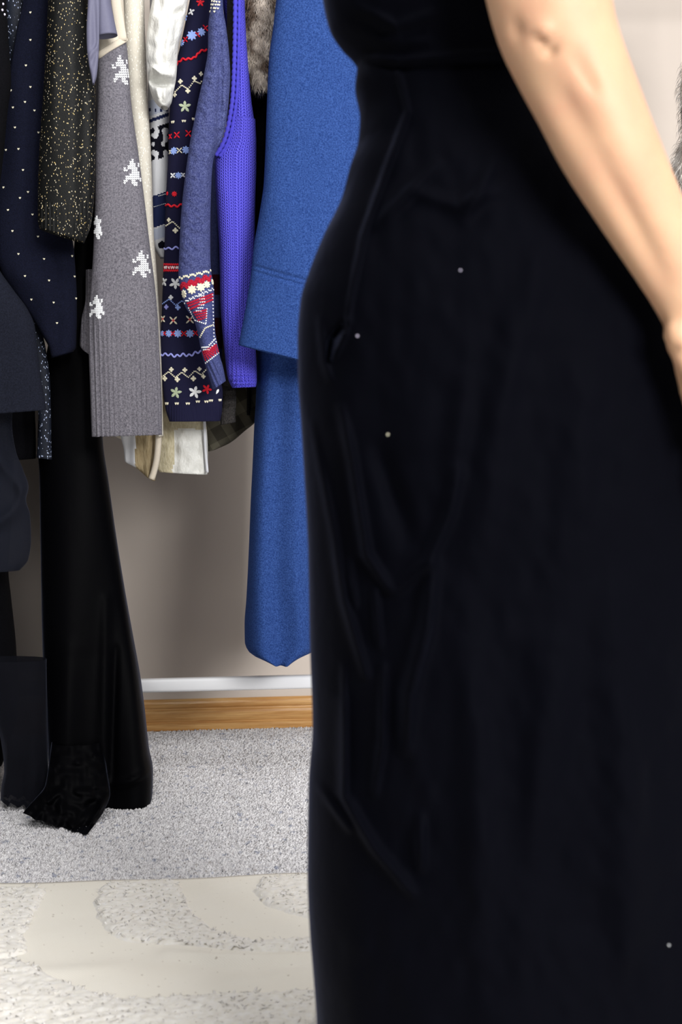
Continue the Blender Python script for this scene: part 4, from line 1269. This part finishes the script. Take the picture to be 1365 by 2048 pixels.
# torso, kept inside the dress
tor = [A(1010, 640, PY), A(1000, 420, PY), A(940, 200, PY), A(920, 60, PY), A(920, -80, PY), A(935, -260, PY), A(950, -400, PY), A(955, -480, PY)]
parts.append(ring_tube(tor, [0.13, 0.12, 0.085, 0.088, 0.10, 0.105, 0.10, 0.055], ell=[1.15] * 1 if False else 1.12, n=32))
parts.append(ring_tube([(cxp - 0.02, PY - 0.12, 1.40), (cxp - 0.02, PY, 1.42), (cxp - 0.02, PY + 0.13, 1.40)], [0.055, 0.058, 0.055], side=(0, 0, 1)))
nk = A(950, -470, PY); hd = A(925, -800, PY)
parts.append(ring_tube([nk, (nk + hd) / 2 + np.array([0.01, 0, -0.02]), hd + np.array([0.02, 0, -0.04])], [0.055, 0.052, 0.05]))
for s_ in (-1, 1):
    parts.append(ring_tube([(cxp + 0.0, PY + s_ * 0.075, 0.86), (cxp - 0.01, PY + s_ * 0.08, 0.62), (cxp - 0.01, PY + s_ * 0.08, 0.46), (cxp + 0.01, PY + s_ * 0.08, 0.3), (cxp + 0.015, PY + s_ * 0.08, 0.09), (cxp + 0.01, PY + s_ * 0.08, 0.062)],
                           [0.085, 0.078, 0.058, 0.054, 0.036, 0.036]))
    parts.append(ring_tube([(cxp + 0.03, PY + s_ * 0.08, 0.049), (cxp - 0.06, PY + s_ * 0.08, 0.047), (cxp - 0.15, PY + s_ * 0.085, 0.03)], [0.034, 0.034, 0.016], side=(0, 0, 1)))


def ball(c, r, n=18):
    th = np.linspace(0.08, np.pi - 0.08, n)
    V = []
    for t in th:
        for k in range(24):
            a = k / 24 * 2 * np.pi
            V.append((c[0] + r[0] * np.sin(t) * np.cos(a), c[1] + r[1] * np.sin(t) * np.sin(a), c[2] + r[2] * np.cos(t)))
    Fc = [(i * 24 + j, i * 24 + (j + 1) % 24, (i + 1) * 24 + (j + 1) % 24, (i + 1) * 24 + j) for i in range(n - 1) for j in range(24)]
    Fc += [tuple(range(24)), tuple(range((n - 1) * 24, n * 24))[::-1]]
    return np.array(V), Fc


parts.append(ball(hd + np.array([0.012, 0, 0.02]), (0.092, 0.072, 0.098)))
parts.append(ball(hd + np.array([-0.03, 0, -0.035]), (0.058, 0.056, 0.075)))
parts.append(ring_tube([hd + np.array([-0.082, 0, 0.015]), hd + np.array([-0.098, 0, -0.012]), hd + np.array([-0.108, 0, -0.026])], [0.008, 0.011, 0.012]))
parts.append(ring_tube([hd + np.array([-0.086, -0.022, -0.062]), hd + np.array([-0.091, 0, -0.062]), hd + np.array([-0.086, 0.022, -0.062])], [0.006, 0.009, 0.006], side=(0, 0, 1)))
for s_ in (-1, 1):
    parts.append(ball(hd + np.array([0.012, s_ * 0.075, -0.008]), (0.017, 0.008, 0.03)))
V, Fc = join(parts)
tmp = bpy.data.meshes.new('body_raw'); tmp.from_pydata(V.tolist(), [], Fc)
to = bpy.data.objects.new('body_raw', tmp); C.objects.link(to)
md = to.modifiers.new('remesh', 'REMESH'); md.mode = 'VOXEL'; md.voxel_size = 0.0042
ms = to.modifiers.new('smooth', 'SMOOTH'); ms.factor = 0.5; ms.iterations = 7
dg = bpy.context.evaluated_depsgraph_get()
ev = to.evaluated_get(dg).to_mesh()
bv_ = np.empty(len(ev.vertices) * 3); ev.vertices.foreach_get('co', bv_); bv_ = bv_.reshape(-1, 3)
bn = np.empty(len(ev.vertices) * 3); ev.vertices.foreach_get('normal', bn); bn = bn.reshape(-1, 3)
bf = [tuple(p.vertices) for p in ev.polygons]
to.to_mesh_clear() if False else None
bpy.data.objects.remove(to)
# elbow creases and the long furrow beside the ulna
px, py = proj(bv_)
near = (bv_[:, 1] < 1.47) & (bn[:, 1] < 0.1)
d = strokes(px, py, [([(1072, 80), (1086, 84), (1092, 86)], 7, -0.006), ([(1086, 104), (1100, 104), (1112, 94)], 7, -0.006), ([(1080, 60), (1098, 62)], 8, 0.003), ([(1096, 90), (1100, 92)], 5, 0.002),
                     ([(1030, 40), (1034, 80)], 12, -0.004), ([(1150, 110), (1180, 165), (1196, 190)], 11, -0.003),
                     ([(1110, 170), (1140, 220), (1190, 300)], 26, -0.007), ([(1200, 320), (1260, 430), (1330, 560)], 18, -0.006), ([(1340, 640), (1345, 680)], 12, 0.003), ([(1338, 700), (1364, 700)], 7, -0.004)])
bv_ = bv_ + bn * (d * near)[:, None]
body = mesh_obj('body', bv_, bf, MAT['skin'], person)
# eyes, brows and hair of the head above the picture
hr = [ball(hd + np.array([0.024, 0, 0.036]), (0.098, 0.083, 0.100)), ring_tube([hd + np.array([0.07, 0, 0.02]), hd + np.array([0.10, 0, -0.08]), hd + np.array([0.10, 0, -0.2])], [0.07, 0.06, 0.03])]
mesh_obj('hair', *join(hr), MAT['hair'], person)
for s_ in (-1, 1):
    mesh_obj('eye', *ball(hd + np.array([-0.068, s_ * 0.03, 0.008]), (0.011, 0.012, 0.009), 10), MAT['jac_white'], person)
    mesh_obj('iris', *ball(hd + np.array([-0.076, s_ * 0.03, 0.008]), (0.0045, 0.006, 0.006), 8), MAT['hair'], person)
